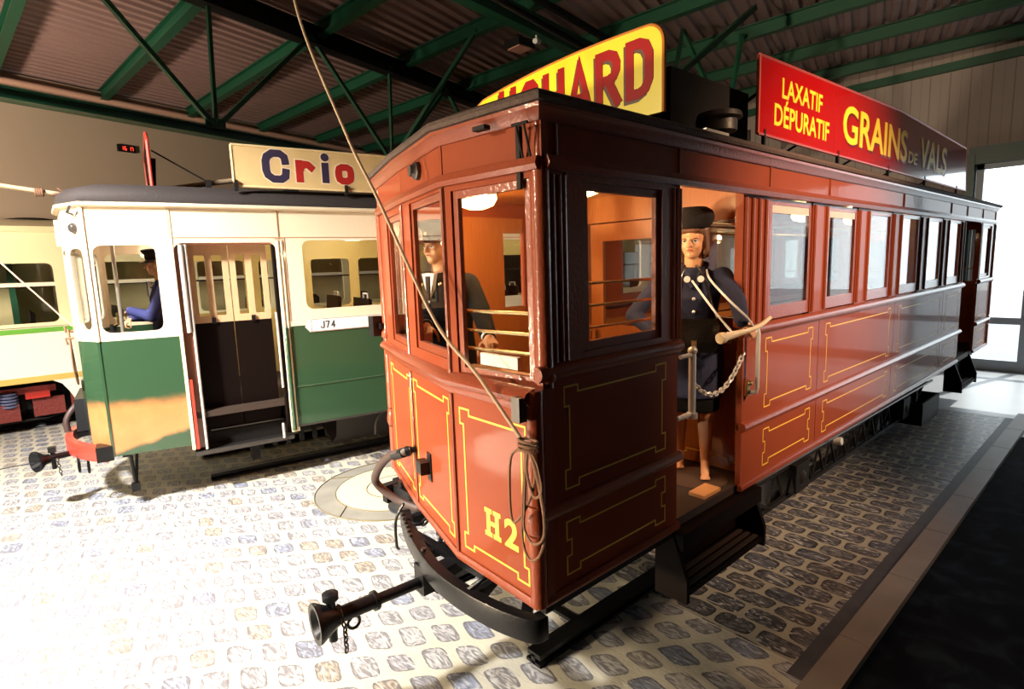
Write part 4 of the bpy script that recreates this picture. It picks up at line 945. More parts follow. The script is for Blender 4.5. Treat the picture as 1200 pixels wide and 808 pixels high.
gp(m_, 'seam_strip', plain('brown_seam', (.42, .24, .15), .5))
# number plate
m_ = gside(); m_.poly([(1.0, 1.62), (1.05, 1.56), (3.20, 1.56), (3.25, 1.62), (3.20, 1.70), (1.06, 1.70)], .002, .010); npl = gp(m_, 'number_plate', WHITE, smooth=0)
m_ = gside(); m_.strip([(1.055, 1.565), (3.19, 1.565), (3.19, 1.695), (1.065, 1.695)], .005, .010, .0112); gp(m_, 'plate_border', plain('brown_line', (.25, .08, .03), .5), npl, smooth=0)
for ch, a in (('J', 1.16), ('7', 1.215), ('4', 1.275)):
    m_ = gside(); m_.glyph(ch, a, 1.592, .045, .078, .012, .010, .012); gp(m_, 'plate_lettering', BLK, npl, smooth=0)
# far side, floor, roof
gp(gfar().rect(-8.98, .165, .55, 1.68, -.04, 0), 'lower_panel', YELLOWIN)
prev = -8.98
FW = [(-8.6, -7.3), (-7.1, -5.8), (-5.6, -4.3), (-4.1, -2.96), (-2.76, -2.28), (-2.14, -1.60), (-1.42, -.92), (-.74, -.12)]
for i, (a0, a1) in enumerate(FW):
    nx = (FW[i + 1][0] + a1) / 2 if i < len(FW) - 1 else .165
    f = gp(gfar().ring((prev, nx, 1.68, 2.86), (a0, a1, 1.72, 2.38), -.04, 0, .05), 'window_wall', YELLOWIN)
    gp(gfar().rect(a0, a1, 1.71, 2.39, -.024, -.020), 'pane', GLASS, f, smooth=0); gp(gfar().rect(a0, a1, 2.13, 2.15, -.030, -.012), 'window_bar', DULLBLACK, f)
    prev = nx
for a, b, nm in ((GF[4], V((-.165, GW)), 'far'),):
    mk = lambda: PL((-.165, GW, 0), (-.635, -.045, 0)); wall_piece(mk, .636, (.06, .58, 1.72, 2.48), up=CREAM)
gp(MB().prism([(v.x * .995, v.y * .97 + .03) for v in GLOOP], 'z', .80, .86), 'floor_boards', DARKWOOD)
gp(MB().prism([(v.x * .99, v.y * .97 + .03) for v in GLOOP], 'z', 2.74, 2.76), 'ceiling_boards', plain('pinkish_ceiling_boards', (.5, .2, .14), .5))
m_ = MB(); m_.sweep(GLOOP, [(-.03, 2.835), (.012, 2.835), (.04, 2.85), (.045, 2.87), (.02, 2.885), (-.03, 2.885)], True); gp(m_, 'cornice', CREAM)
m_ = MB(); rr = m_.sweep(GLOOP, [(.03, 2.882), (.035, 2.90), (.015, 2.96), (-.06, 3.02), (-.18, 3.055), (-.4, 3.09), (-.7, 3.11), (-.9, 3.115)], True); m_.b.faces.new([q[-1] for q in rr]); gp(m_, 'roof', DARKROOF)
# folding door, steps, rods
def door_leaf(a0, a1):
    w_ = (a1 - a0); d = -.14
    f = gside(); f.rect(a0, a1, .62, 1.73, d - .03, d); lf = gp(f, 'door_leaf', BLACKBROWN)
    f = gside()
    c = (a0 + a1) / 2
    f.ring((a0, c, 1.73, 2.50), (a0 + .055, c - .03, 1.80, 2.40), d - .03, d, .01); f.ring((c, a1, 1.73, 2.50), (c + .03, a1 - .055, 1.80, 2.40), d - .03, d, .01); gp(f, 'glazed_upper', TAN, lf)
    f = gside(); f.rect(a0 + .05, c - .025, 1.79, 2.41, d - .018, d - .013); gp(f, 'pane', GLASS, lf, smooth=0); f = gside(); f.rect(c + .025, a1 - .05, 1.79, 2.41, d - .018, d - .013); gp(f, 'pane', GLASS, lf, smooth=0)
    f = gside(); f.rect(c - .018, c + .018, 1.72, 1.78, d, d + .02); gp(f, 'handle', BLACK, lf)
door_leaf(-.02, .335); door_leaf(.345, .70)
gp(gside().rect(-.13, .78, 2.50, 2.53, -.2, -.03), 'door_header', plain('pinkish_header', (.55, .25, .17), .5))
m_ = gside(); m_.rect(-.135, -.03, .5, 2.51, -.15, -.04); gp(m_, 'door_post', plain('brown_door_post', (.16, .06, .035), .3, coat=.5))
m_ = gside(); m_.tube([m_.P(-.035, .48, -.02), m_.P(-.035, 2.50, -.02)], .014, 10).tube([m_.P(-.075, 1.66, -.01), m_.P(-.075, 2.5, -.01)], .022, 10); gp(m_, 'door_rod', STEEL)
m_ = gside(); m_.tube([m_.P(.745, .50, -.02), m_.P(.745, 2.49, -.02)], .016, 10).rect(.755, .78, .5, 2.51, -.15, -.03); gp(m_, 'door_rod', BLACKBROWN)
m_ = gside(); m_.tube([m_.P(.725, 1.0, .0), m_.P(.725, 1.62, .0), m_.P(.725, 1.80, -.02)], .012, 8).tube([m_.P(.69, .46, .02), m_.P(.69, .62, .02)], .014, 8); gp(m_, 'grab_handle', STEEL)
m_ = gside(); m_.rect(-.125, -.10, .5, 1.2, -.02, .004); gp(m_, 'red_door_edge', REDP)
gp(MB().box(-.13, .78, .02, .45, .42, .46).box(-.13, .78, .40, .44, .46, .82).box(-.13, .78, .16, .17, .46, .62).box(-.13, .78, .16, .42, .60, .63), 'door_step', DULLBLACK)
m_ = gside(); m_.rect(-.14, .79, .43, .47, -.02, .012); m_.rect(.02, .72, .63, .642, -.13, -.12); gp(m_, 'step_edge', IRON)
# inside fittings seen through the glass
for u in (-.62,): gp(MB().tube([(u, .62, .86), (u, .62, 2.74)], .018, 10), 'grab_pole', STEEL)
gp(MB().box(-.93, -.55, .55, 1.1, .86, 1.62).lathe([(.17, 0), (.17, .03), (.03, .06), (.03, .12)], (-.70, .78, 1.62)), 'controller', BLACK, bev=.012)
gp(MB().tube([(-.70, .78, 1.72), (-.64, .66, 1.75)], .014).tube([(-.645, .66, 1.74), (-.645, .66, 1.86)], .017, 10), 'controller_handle', BRASS)
for k in range(6):
    for w_ in (.12, 1.30):
        u = 1.3 + k * .95
        m_ = MB().box(u, u + .42, w_, w_ + .55, 1.18, 1.25).prism([(u + .40, 1.2), (u + .46, 1.2), (u + .50, 1.86), (u + .46, 1.88)], 'y', w_, w_ + .55).box(u + .05, u + .35, w_ + .2, w_ + .3, .86, 1.18)
        st = gp(m_, 'seat', BLACKBROWN, bev=.01)
        gp(MB().tube([(u + .47, w_ + .05, 1.86), (u + .47, w_ + .05, 1.93), (u + .47, w_ + .2, 1.93), (u + .47, w_ + .2, 1.86)], .012, 8), 'seat_handle', STEEL, st)
# roof equipment and signs
m_ = MB().beam((1.2, 1.0, 3.1), (1.2, 1.0, 3.4), .3, .12); gp(m_, 'trolley_base', DULLBLACK)
gp(MB().tube([(1.2, 1.0, 3.38), (-.75, .93, 3.0), (-2.05, .88, 3.19)], [.03, .026, .018], 10), 'trolley_pole', plain('pale_tan_pole', (.52, .38, .24), .5))
m_ = MB()
for k in range(4): m_.tube([(-1.12 - k * .016, .90 + .032 * math.cos(t), 3.048 + .032 * math.sin(t)) for t in [2 * math.pi * i / 12 for i in range(12)]], .012, 6, closed=True)
m_.tube([(-1.05, .9, 3.03), (-.95, .86, 3.05), (-1.0, .88, 3.09)], .012, 6); gp(m_, 'pole_tie', ROPEBROWN)
gp(MB().tube([(-2.05, .88, 3.19), (-1.50, .78, 2.40), (-1.015, .62, 1.76)], .007, 8), 'trolley_rope', ROPE)
m_ = MB().tube([(-1.0, .50, 1.72), (-1.06, .49, 1.72), (-1.06, .49, 1.77)], .012, 8).tube([(-1.0, .42, 1.66), (-1.06, .42, 1.66), (-1.05, .42, 1.60)], .010, 8)
for k in range(4): m_.tube(bez([(-1.04, .47 + k * .012, 1.74), (-1.03, .40 + k * .02, 1.60), (-1.03, .40 + k * .025, 1.38 - k * .03), (-1.02, .46 + k * .02, 1.30 - k * .03), (-1.03, .52 + k * .01, 1.40), (-1.04, .49, 1.72)]), .008, 6)
gp(m_, 'rope_coil', ROPEBROWN)
m_ = PL((GF[1].x, GF[1].y, 0), ((GF[0] - GF[1]).x, (GF[0] - GF[1]).y, 0)); c = m_.P(.20, 2.66, 0)
gp(MB().lathe([(.045, 0), (.045, .02), (.03, .04), (0, .045)], c, m_.n), 'lamp_socket', IRON)
m_ = PL((GF[1].x, GF[1].y, 0), ((GF[0] - GF[1]).x, (GF[0] - GF[1]).y, 0)); m_.tube([m_.P(.20, 2.78, .0), m_.P(.24, 2.79, .06), m_.P(.30, 2.84, .06)], .012, 8); gp(m_, 'lamp_hook', IRON)
m_ = PL((GF[2].x, GF[2].y, 0), ((GF[1] - GF[2]).x, (GF[1] - GF[2]).y, 0)); m_.rect(.38, .42, 2.52, 2.76, .02, .05); gp(m_, 'marker_plate', CREAMTRIM)
# front below: red buffer beam, coupler, chains, hose
pth = [V((q.x, q.y)) for q in bez([(-.90, 1.75, 0), (-1.15, 1.35, 0), (-1.22, 1.0, 0), (-1.17, .62, 0), (-1.02, .30, 0), (-.86, .10, 0)], 5)]
m_ = MB(); rr = m_.sweep(pth, [(-.02, .50), (0, .50), (.005, .51), (.005, .635), (0, .645), (-.02, .645), (-.06, .645), (-.06, .635), (-.025, .635), (-.025, .50), (-.02, .50)]); m_.b.faces.new(rr[0]); m_.b.faces.new(rr[-1]); bf = gp(m_, 'buffer_beam', REDP)
gp(MB().box(-.93, -.80, .06, .24, .52, .66), 'beam_end', BLACK, bf, bev=.01)
m_ = MB()
for a, b in (((-1.1, .5, .56), (-.7, .6, .6)), ((-1.15, 1.2, .56), (-.7, 1.2, .6)), ((-1.0, .35, .57), (-.6, .4, .6))): m_.beam(a, b, .05, .05)
gp(m_, 'bumper_stay', BLACK)
m_ = MB().tube([(-1.12, .72, .50), (-1.36, .55, .52)], .030, 12).lathe([(.045, 0), (.05, .03), (.06, .05), (.10, .10), (.10, .115), (.04, .06), (0, .06)], (-1.33, .57, .515), (-.82, -.57, .03))
gp(m_, 'coupler', BLACK); gp(MB().tube([(-1.30, .59, .40), (-1.30, .59, .60)], .02, 8).box(-1.33, -1.27, .56, .62, .57, .62), 'coupling_pin', BLACK)
for c in ((-1.10, .45), (-1.02, .36)):
    gp(MB().tube([(c[0], c[1] + .05 * math.cos(t), .42 + .055 * math.sin(t)) for t in [2 * math.pi * i / 14 for i in range(14)]], .010, 6, closed=True).tube([(c[0], c[1], .53), (c[0], c[1], .47)], .012, 6), 'coupling_ring', BLACK)
m_ = MB(); m_.tube(bez([(-1.0, 1.2, .95), (-1.12, 1.05, .90), (-1.20, 1.0, .78), (-1.20, .98, .66)]), .03, 10); gp(m_, 'brake_hose', RUBBER)
gp(MB().prism([(.9, .66), (1.9, .66), (1.75, .98), (1.0, .98)], 'x', -1.12, -1.0), 'lifeguard', BLACK)
gp(MB().tube([(-1.43, .50, .515), (-2.0, .62, .47), (-2.9, .8, .40)], .005, 6), 'pull_wire', BLACK)
chain([(-1.27, .57, .50), (-1.26, .56, .40), (-1.25, .55, .33)], .017, .005, IRON, GT, 'coupler_chain')
m_ = MB().tube([(-.68, .22, .56), (-.66, .22, .16)], .016, 8).tube([(-.62, .30, .56), (-.665, .23, .16)], .014, 8).box(-.70, -.63, .19, .25, .14, .22).box(-.74, -.66, .18, .26, .50, .56); gp(m_, 'lifeguard_hanger', BLACK)
# underframe along the near side
m_ = MB().box(-.6, 9, .3, .36, .56, .80).box(-.6, 9, 1.64, 1.70, .56, .80)
for u in (-.4, .9, 2.4, 4, 6, 8): m_.box(u - .03, u + .03, .1, 1.9, .62, .78)
gp(m_, 'underframe', DULLBLACK)
m_ = MB()
for k in range(6):
    u = .48 + k * .145; m_.box(u, u + .045, .30, .36, .30, .44)
m_.box(.42, 1.3, .28, .38, .42, .46); m_.box(.40, .48, .26, .40, .20, .42); gp(m_, 'sand_rack', DULLBLACK)
m_ = MB().prism([(1.12, .56), (1.32, .56), (1.30, .30), (1.25, .24)], 'y', .22, .34).prism([(.98, .56), (1.10, .56), (1.06, .40)], 'y', .22, .34); gp(m_, 'brake_hanger', BLACKBROWN)
gp(MB().tube(bez([(2.02, .2, .52), (1.88, .2, .50), (1.78, .2, .40), (1.76, .2, .24)]), .016, 8), 'sand_pipe', IRON)
gp(MB().box(1.35, 3.0, .62, .66, .10, .56), 'motor_cover', IRON)
for u in (2.6, 5.4):
    for w_, s in ((.52, -1), (1.48, 1)):
        m_ = MB().lathe([(.06, -.05), (.345, -.05), (.375, -.04), (.375, -.02), (.345, -.01), (.335, .06), (.30, .06), (.29, .03), (.10, .02), (.09, .07), (0, .07)], (u, w_, .375), (0, s, 0), 32); gp(m_, 'wheel', IRON)
    gp(MB().tube([(u, .42, .375), (u, 1.58, .375)], .05, 12), 'axle', DULLBLACK)
def gworld(u, w_, z): return (GO_[0] + u * math.cos(GA) - w_ * math.sin(GA), GO_[1] + u * math.sin(GA) + w_ * math.cos(GA), z)
for w_, lab in ((.48, 'black display rail on the cobbles in front of the green tram'), (1.48, 'black display rail under the far side of the green tram')):
    r = thing('rail', lab, 'rail', gworld(0, w_, 0), GA)
    MB().box(0, 9, -.03, .08, 0, .018).box(0, 9, .01, .04, 0, .06).box(0, 9, -.03, .07, .045, .075).build('rail_bar', BLACK, r)
for u, w_, e in ((1.9, 1.0, 32), (-.2, 1.25, 14), (5, 1.0, 20)):  # unseen lamps and globes added to brighten the green tram interior
    lamp('POINT', 'green_tram_fill', gworld(u, w_, 2.55), None, e, (1, .82, .55), .1)
    cl = gp(MB().lathe([(.12, 0), (.12, -.02), (.11, -.03)], (u, w_, 2.74)), 'ceiling_lamp', STEEL); gp(MB().lathe([(.10, -.03), (.10, -.06), (.06, -.09), (0, -.10)], (u, w_, 2.74)), 'lamp_globe', emit('fill_globe_glow', (1, .85, .6), 3), cl)
# Crio board
cb = thing('advertising_board', 'cream board reading Crio in blue and red on the green tram roof', 'sign', gworld(1.6, .0, 3.07), GA); CO = (1.6, 0, 3.07)
CRM = plain('tan_cream_board', (.72, .52, .25), .45, coat=.2, var=.08); p = gside(); p.poly([(.50, 3.065), (3.4, 3.065), (3.4, 3.46), (.445, 3.46), (.445, 3.11)], -.02, .0); p.build('board', CRM, cb, CO, smooth=0)
p = gside()
ed = [(.50, 3.065), (3.4, 3.065), (3.4, 3.46), (.445, 3.46), (.445, 3.11)]
for a, b in zip(ed, ed[1:] + ed[:1]): p.tube([p.P(*a, -.004), p.P(*b, -.004)], .012, 6)
p.build('board_edge', plain('pale_board_edge', (.86, .66, .36), .4), cb, CO)
PURP = plain('dark_blue_lettering', (.035, .025, .06), .5); CRR = plain('dark_red_lettering', (.42, .02, .015), .5); HALO = plain('pale_letter_outline', (.86, .68, .46), .5)
for ch, x0, w_, z0, h, mt in (('C', .715, .26, 3.115, .325, PURP), ('r', 1.04, .19, 3.13, .225, CRR), ('i', 1.305, .07, 3.135, .21, PURP), ('o', 1.445, .205, 3.13, .215, CRR)):
    for nm, m2, e, d1_ in (('letter_outline', HALO, .013, .001), ('lettering', mt, 0, .003)):
        p = gside(); p.glyph(ch, x0 - e, z0 - e, w_ + 2 * e, h + 2 * e, .072 + 2 * e, -.001, d1_); p.build(nm, m2, cb, CO, smooth=0)
for nm, m2, r, d_ in (('letter_outline', HALO, .054, .0022), ('lettering', PURP, .042, .004)):
    p = gside(); p.lathe([(r, 0), (r, .001)], p.P(1.3425, 3.400, d_ - .001), p.n, 20); p.build(nm, m2, cb, CO, smooth=0)
for u in (.46, 1.55, 3.0): MB().box(u - .015, u + .015, -.03, .02, 3.02, 3.12).build('bracket', DULLBLACK, cb, CO)
# board seen edge on
eb = thing('advertising_board', 'red edged board seen edge on, standing across the green tram roof', 'sign', gworld(-.22, 1.0, 3.08), GA); EO = (-.22, 1.0, 3.08)
MB().prism([(.35, 3.06), (1.65, 3.06), (1.65, 3.50), (1.5, 3.60), (.5, 3.60), (.35, 3.50)], 'x', -.235, -.215).build('board', BLACKBROWN, eb, EO, smooth=0)
MB().tube([(-.232, y, z) for y, z in ((.35, 3.06), (.35, 3.50), (.5, 3.60), (1.5, 3.60), (1.65, 3.5), (1.65, 3.06))], .016, 8).build('board_edge', REDP, eb, EO)
MB().beam((-.215, .5, 3.06), (-.19, .5, 3.36), .05, .04, (1, 0, 0)).tube([(-.20, .5, 3.44), (.27, .5, 3.16)], .008, 6).box(.25, .30, .48, .52, 3.08, 3.18).build('stay', DULLBLACK, eb, EO)

# ================================================================== pale yellow tram at the back
YO = (-.5, 11.4, 0)
YT = thing('yellow_tram', 'pale yellow tram with green stripe behind the green tram on the left', 'tram', YO)
def yp(s, name, mat, par=None, **k): return s.build(name, mat, par or YT, YO, **k)
ys = lambda: PL((0, 10.5, 0), (1, 0, 0))
prev = -6.0
YW = [(-3.9, -2.3), (-2.05, -.95), (-.85, .49), (.95, 2.1), (2.35, 3.5), (3.75, 4.9), (5.15, 6.3)]
for i, (a0, a1) in enumerate(YW):
    nx = (a1 + YW[i + 1][0]) / 2 if i < 6 else 7.0
    f = yp(ys().ring((prev, nx, 1.55, 2.90), (a0, a1, 1.61, 2.455), -.04, 0, .08), 'window_wall', CREAMYEL)
    yp(ys().rect(a0, a1, 1.6, 2.46, -.024, -.02), 'pane', GLASS, f, smooth=0)
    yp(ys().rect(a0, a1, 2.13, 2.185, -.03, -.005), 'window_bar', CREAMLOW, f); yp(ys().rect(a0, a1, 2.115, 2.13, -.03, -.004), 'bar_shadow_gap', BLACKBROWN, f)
    prev = nx
yp(ys().rect(-6, 7, .80, 1.56, -.04, 0), 'side_panel', CREAMLOW)
yp(ys().rect(-6, 7, 1.47, 1.54, 0, .004), 'green_stripe', STRIPEG); yp(ys().rect(-6, 7, .765, .85, -.04, .004), 'ochre_stripe', STRIPEB)
m_ = ys(); m_.poly([(.30, .77), (7, .77), (7, .33), (.72, .33), (.60, .37), (.54, .44), (.48, .58), (.41, .70)], -.04, 0); yp(m_, 'skirt', CREAMLOW)
m_ = MB(); rr = m_.sweep([V((-6, 10.5)), V((7, 10.5)), V((7, 12.6)), V((-6, 12.6))], [(0, 2.88), (.03, 2.90), (.0, 2.97), (-.15, 3.04), (-.5, 3.10), (-.9, 3.12)], True); m_.b.faces.new([q[-1] for q in rr]); yp(m_, 'roof', CREAMYEL)
yp(MB().box(-6, 7, 12.56, 12.6, .5, 2.9), 'far_wall_panel', CREAMYEL); yp(MB().box(-6, 7, 10.55, 12.55, .78, .84), 'floor_boards', DARKWOOD)
for y0 in (10.5,): yp(MB().box(-6, -5.96, 10.5, 12.6, .5, 2.9).box(6.96, 7, 10.5, 12.6, .5, 2.9), 'end_wall', CREAMYEL)
for k in range(9):
    x = -3.4 + k * 1.05
    m_ = MB().box(x, x + .4, 10.6, 11.4, 1.20, 1.28).prism([(x + .38, 1.2), (x + .44, 1.2), (x + .48, 1.72), (x + .42, 1.78)], 'y', 10.6, 11.4); yp(m_, 'seat', BLACKBROWN, bev=.015)
yp(MB().box(-.02, .06, 11.9, 12.5, .84, 2.6), 'inner_door', plain('dark_green_inner_door', (.02, .12, .07), .4))
yp(MB().lathe([(.05, 0), (.3, .01), (.32, .04), (.2, .06)], (0.35, 11.3, 3.08)).box(.1, .6, 11.2, 11.4, 3.05, 3.10), 'roof_vent', DULLBLACK)
REDM = plain('red_truck_paint', (.42, .02, .012), .4, bump=.2); ABO = plain('dark_red_casting', (.16, .02, .015), .6, bump=1, bscale=30)
yp(MB().box(-1.6, .34, 10.85, 10.95, .56, .66), 'truck_bar', REDM); yp(MB().box(-.02, .26, 10.72, 10.86, .50, .68), 'axle_box_cover', REDM, bev=.01)
yp(MB().box(-.9, -.10, 10.72, 10.9, .20, .45), 'axle_housing', ABO, bev=.02); yp(MB().box(.05, .42, 10.78, 10.95, .22, .48), 'brake_housing', ABO, bev=.03); yp(MB().box(.5, .62, 10.80, 10.95, .24, .52), 'brake_housing', ABO, bev=.03)
m_ = MB()
for k in range(5): m_.tube([(-.20 + .09 * math.cos(t), 10.78 + .09 * math.sin(t), .42 + k * .045) for t in [2 * math.pi * i / 14 for i in range(14)]], .016, 6, closed=True)
yp(m_, 'coil_spring', plain('blue_grey_spring', (.10, .12, .22), .3, coat=.5))
for x in (-1.1, .30):
    m_ = MB().lathe([(.06, -.05), (.32, -.05), (.35, -.03), (.33, .06), (.28, .06), (.27, .03), (.10, .02), (.09, .07), (0, .07)], (x, 11.2, .37), (0, -1, 0), 28); yp(m_, 'wheel', DULLBLACK)
yp(MB().box(-6, 7, 11.0, 11.06, .30, .80), 'underframe', DULLBLACK); yp(MB().tube([(-1.6, 10.85, .17), (.2, 10.85, .17), (.5, 10.85, .26), (.8, 10.9, .33)], .02, 8), 'pipe', DULLBLACK)
for yy, lab in ((11.28, 'dark rail on the floor under the pale yellow tram'),):
    r = thing('rail', lab, 'rail', (0, yy, 0)); MB().box(-6, 7, yy - .06, yy + .06, 0, .03).build('rail_bar', BLACK, r, (0, yy, 0))
# painted roundel on the floor
rd = thing('floor_roundel', 'flat pale painted roundel with dark rings set into the cobbles beside the red tram', 'floor plate', (2.72, 4.95, 0)); DO = (2.72, 4.95, 0)
DISC = plain('pale_disc_paint', (.56, .53, .40), .5, var=.1); RINGM = plain('grey_disc_paint', (.26, .25, .22), .5, var=.35, vscale=4); DLINE = plain('brown_line_paint', (.16, .13, .07), .6)
MB().lathe([(.80, 0), (.80, .003), (.60, .0035)], DO, n=48).build('outer_ring', RINGM, rd, DO); MB().lathe([(.60, 0), (.60, .006), (.0, .006)], DO, n=48).build('disc', DISC, rd, DO)
m_ = MB()
for r_ in (.80, .60, .30): m_.tube([(DO[0] + r_ * math.cos(t), DO[1] + r_ * math.sin(t), .005) for t in [2 * math.pi * i / 48 for i in range(48)]], .006, 5, closed=True)
for t in (.4, 1.9, 3.3, 4.4): m_.tube([(DO[0] + .60 * math.cos(t), DO[1] + .60 * math.sin(t), .006), (DO[0] + .8 * math.cos(t + .2), DO[1] + .8 * math.sin(t + .2), .006)], .006, 5)
m_.build('dividing_line', DLINE, rd, DO)
tag(MB().lathe([(.26, 0), (.26, .012), (.22, .018), (0, .018)], (2.62, 4.42, .006), n=32).build('floor_cover', plain('dark_grey_cover', (.03, .035, .045), .4)), 'round dark grey cover lying on the pale roundel beside the red tram', 'cover')

# ================================================================== people (shop-window figures in uniform)
def solid(s, name, mat, parent, off, voxel, smooth=6):
    """union of overlapping closed shapes as one continuous surface"""
    o = s.build('raw', mat, None, off, smooth=0)
    md = o.modifiers.new('r', 'REMESH'); md.mode = 'VOXEL'; md.voxel_size = voxel
    ms = o.modifiers.new('s', 'SMOOTH'); ms.factor = .5; ms.iterations = smooth
    dg = bpy.context.evaluated_depsgraph_get(); dg.update()
    me = bpy.data.meshes.new_from_object(o.evaluated_get(dg)); old = o.data; bpy.data.objects.remove(o); bpy.data.meshes.remove(old)
    me.name = name; me.polygons.foreach_set('use_smooth', [True] * len(me.polygons))
    if not me.materials: me.materials.append(mat)
    r = bpy.data.objects.new(name, me); COL.objects.link(r); r.parent = parent
    return r
def hand(s, wr, d, n, t, curl=(25, 35, 30), k=1.0, thumb=30):
    """palm, four fingers of unequal length with three joints, thumb from the side of the palm near its base"""
    wr, d, n, t = V(wr), V(d).normalized(), V(n).normalized(), V(t).normalized()
    for i, (o_, L, r) in enumerate(((.026, .070, .0078), (.009, .079, .0082), (-.009, .072, .0078), (-.025, .056, .0068))):
        kn = wr + d * (.082 - .004 * abs(i - 1)) * k + t * o_ * k
        s.capsule(wr + t * o_ * .55 * k, kn, .013 * k, .0105 * k, 10)
        p = kn; dd = d.copy(); tot = 0
        for j, fr_ in enumerate((.46, .30, .24)):
            tot += curl[j] + i * 3
            dd = d * math.cos(math.radians(tot)) + n * math.sin(math.radians(tot))
            q = p + dd * L * fr_ * k; s.capsule(p, q, r * k * (1 - .08 * j), r * k * (.92 - .08 * j), 8); p = q
    p = wr + d * .018 * k + t * .020 * k; tot = 0; td = (d * .62 + t * .72 + n * .25).normalized()
    for j, L in enumerate((.040, .032, .026)):
        q = p + td * L * k; s.capsule(p, q, (.0125 - .002 * j) * k, (.0110 - .002 * j) * k, 8); p = q
        td = (td + d * .10 + n * math.sin(math.radians(thumb)) * .8 - t * .25).normalized()
def loft(s, rings, f, l):
    """rings: (centre, half width along l, half depth along f)"""
    n = 20; R = []
    for c, a, b in rings:
        R.append([s.b.verts.new(V(c) + V(l) * (a * math.cos(2 * math.pi * i / n)) + V(f) * (b * math.sin(2 * math.pi * i / n))) for i in range(n)])
    for A, B in zip(R[:-1], R[1:]):
        for i in range(n): s.b.faces.new((A[i], A[(i + 1) % n], B[(i + 1) % n], B[i]))
    s.b.faces.new(R[0][::-1]); s.b.faces.new(R[-1])
def head_shapes(s, E, f, l, base, w=1.0):
    E, f, l = V(E), V(f).normalized(), V(l).normalized(); u = f.cross(l).normalized()
    if u.z < 0: u = -u
    rot = Matrix((l, f, u)).transposed()
    s.ball(E + u * .030 - f * .012, 1, 20, (.073 * w, .092, .090), rot)
    s.ball(E - u * .030 + f * .018, 1, 20, (.060 * w, .068, .082), rot)
    s.ball(E - u * .083 + f * .045, 1, 14, (.034 * w, .034, .028), rot)
    s.ball(E + u * .016 + f * .066, 1, 14, (.052, .020, .016), rot)
    s.capsule(E + f * .082 + u * .004, E + f * .103 - u * .032, .0085, .0125, 10)
    for sg in (-1, 1):
        s.ball(E + l * sg * .072 - u * .012 - f * .008, 1, 10, (.010, .022, .032), rot)
        s.ball(E + l * sg * .034 + f * .055 - u * .035, 1, 12, (.022, .022, .024), rot)
        s.ball(E + l * sg * .012 + f * .090 - u * .033, .008, 8)
    s.capsule(E - u * .058 + f * .078 - l * .014, E - u * .058 + f * .078 + l * .014, .009, .009, 8)
    s.capsule(E - u * .055 - f * .018, V(base), .054 * w, .060 * w, 16)
    return rot, u
def face_parts(E, f, l, u, root, off, lips=None):
    E, f, l, u = V(E), V(f).normalized(), V(l).normalized(), V(u)
    ew = plain('eye_white', (.8, .78, .72), .25); ir = plain('dark_iris', (.02, .012, .008), .2)
    for sg in (-1, 1):
        c = E + l * sg * .031 + f * .068 - u * .006
        e = MB().ball(c, .0135, 14).build('eye', ew, root, off); MB().ball(c + f * .0082, .0068, 10).build('iris', ir, e, off)
        MB().tube([c + f * .012 + u * .014 - l * .016, c + f * .017 + u * .019, c + f * .012 + u * .014 + l * .016], [.002, .0035, .002], 6).build('eyebrow', HAIR, root, off)
        MB().tube([c + f * .010 + u * .004 - l * .014, c + f * .0145 + u * .0075, c + f * .010 + u * .004 + l * .014], .0022, 6).build('eyelash', BLK, root, off)
    MB().tube([E - u * .057 + f * .083 - l * .020, E - u * .055 + f * .0895, E - u * .057 + f * .083 + l * .020], [.002, .0052, .002], 8).build('lips', lips or plain('lip_skin', (.42, .13, .09), .4), root, off)

# ---- the conductress in the doorway
QO = (3.24, 1.92, .79)
QD = thing('person', 'person in navy coat and black fur hat standing in the red tram doorway', 'person', QO)
bf = V((-.86, -.51, 0)).normalized(); lf = V((.51, -.86, 0)).normalized(); hf = V((-.955, -.29, -.03)).normalized(); hl = V((.29, -.955, 0)).normalized()
E_ = V((3.165, 1.885, 2.315)); PC = V((3.24, 1.92, 0))
at = lambda z, a=0, b=0: V((PC.x, PC.y, z)) + lf * a + bf * b
Ls, Le, Lw = V((3.30, 1.760, 2.085)), V((3.195, 1.605, 1.945)), V((3.08, 1.52, 1.836))
Rs, Re, Rw = V((3.125, 2.065, 2.085)), V((2.945, 2.17, 1.86)), V((2.955, 1.97, 1.73))
toeL, toeR = V((3.20, 1.80, .815)), V((3.27, 2.03, .815))
s = MB(); rot, hu = head_shapes(s, E_, hf, hl, at(2.15, 0, .02))
loft(s, [(at(1.52), .14, .10), (at(1.62), .16, .115), (at(1.80), .115, .09), (at(1.98), .14, .10), (at(2.08), .15, .08), (at(2.14, 0, .01), .07, .055)], bf, lf)
for hip, toe, in ((at(1.58, .085), toeL), (at(1.58, -.085), toeR)):
    an = toe - bf * .085 + UP * .085; kn = hip.lerp(an, .50) + bf * .03
    s.capsule(hip, kn, .078, .052); s.capsule(kn, kn.lerp(an, .35) - bf * .012, .050, .051); s.capsule(kn.lerp(an, .35) - bf * .012, an, .050, .030)
    s.capsule(an, an - UP * .03 - bf * .012, .030, .026); s.capsule(an - UP * .01, toe - bf * .02 + UP * .012, .028, .027); s.capsule(toe - bf * .03 + UP * .008, toe + bf * .03 - UP * .002, .026, .014)
    for i in range(5): s.capsule(toe + lf * (-.022 + i * .011) + bf * .01, toe + lf * (-.024 + i * .012) + bf * (.046 - .004 * abs(i - 1)) - UP * .004, .0085, .0075, 8)
for a, b_, c in ((Ls, Le, Lw), (Rs, Re, Rw)): s.capsule(a, b_, .044, .036); s.capsule(b_, c, .036, .023)
hand(s, Lw + V((.02, -.008, -.018)), (.66, -.16, -.42), (.25, .55, -.62), (.45, .0, .75), (22, 48, 40), 1.0, 35)
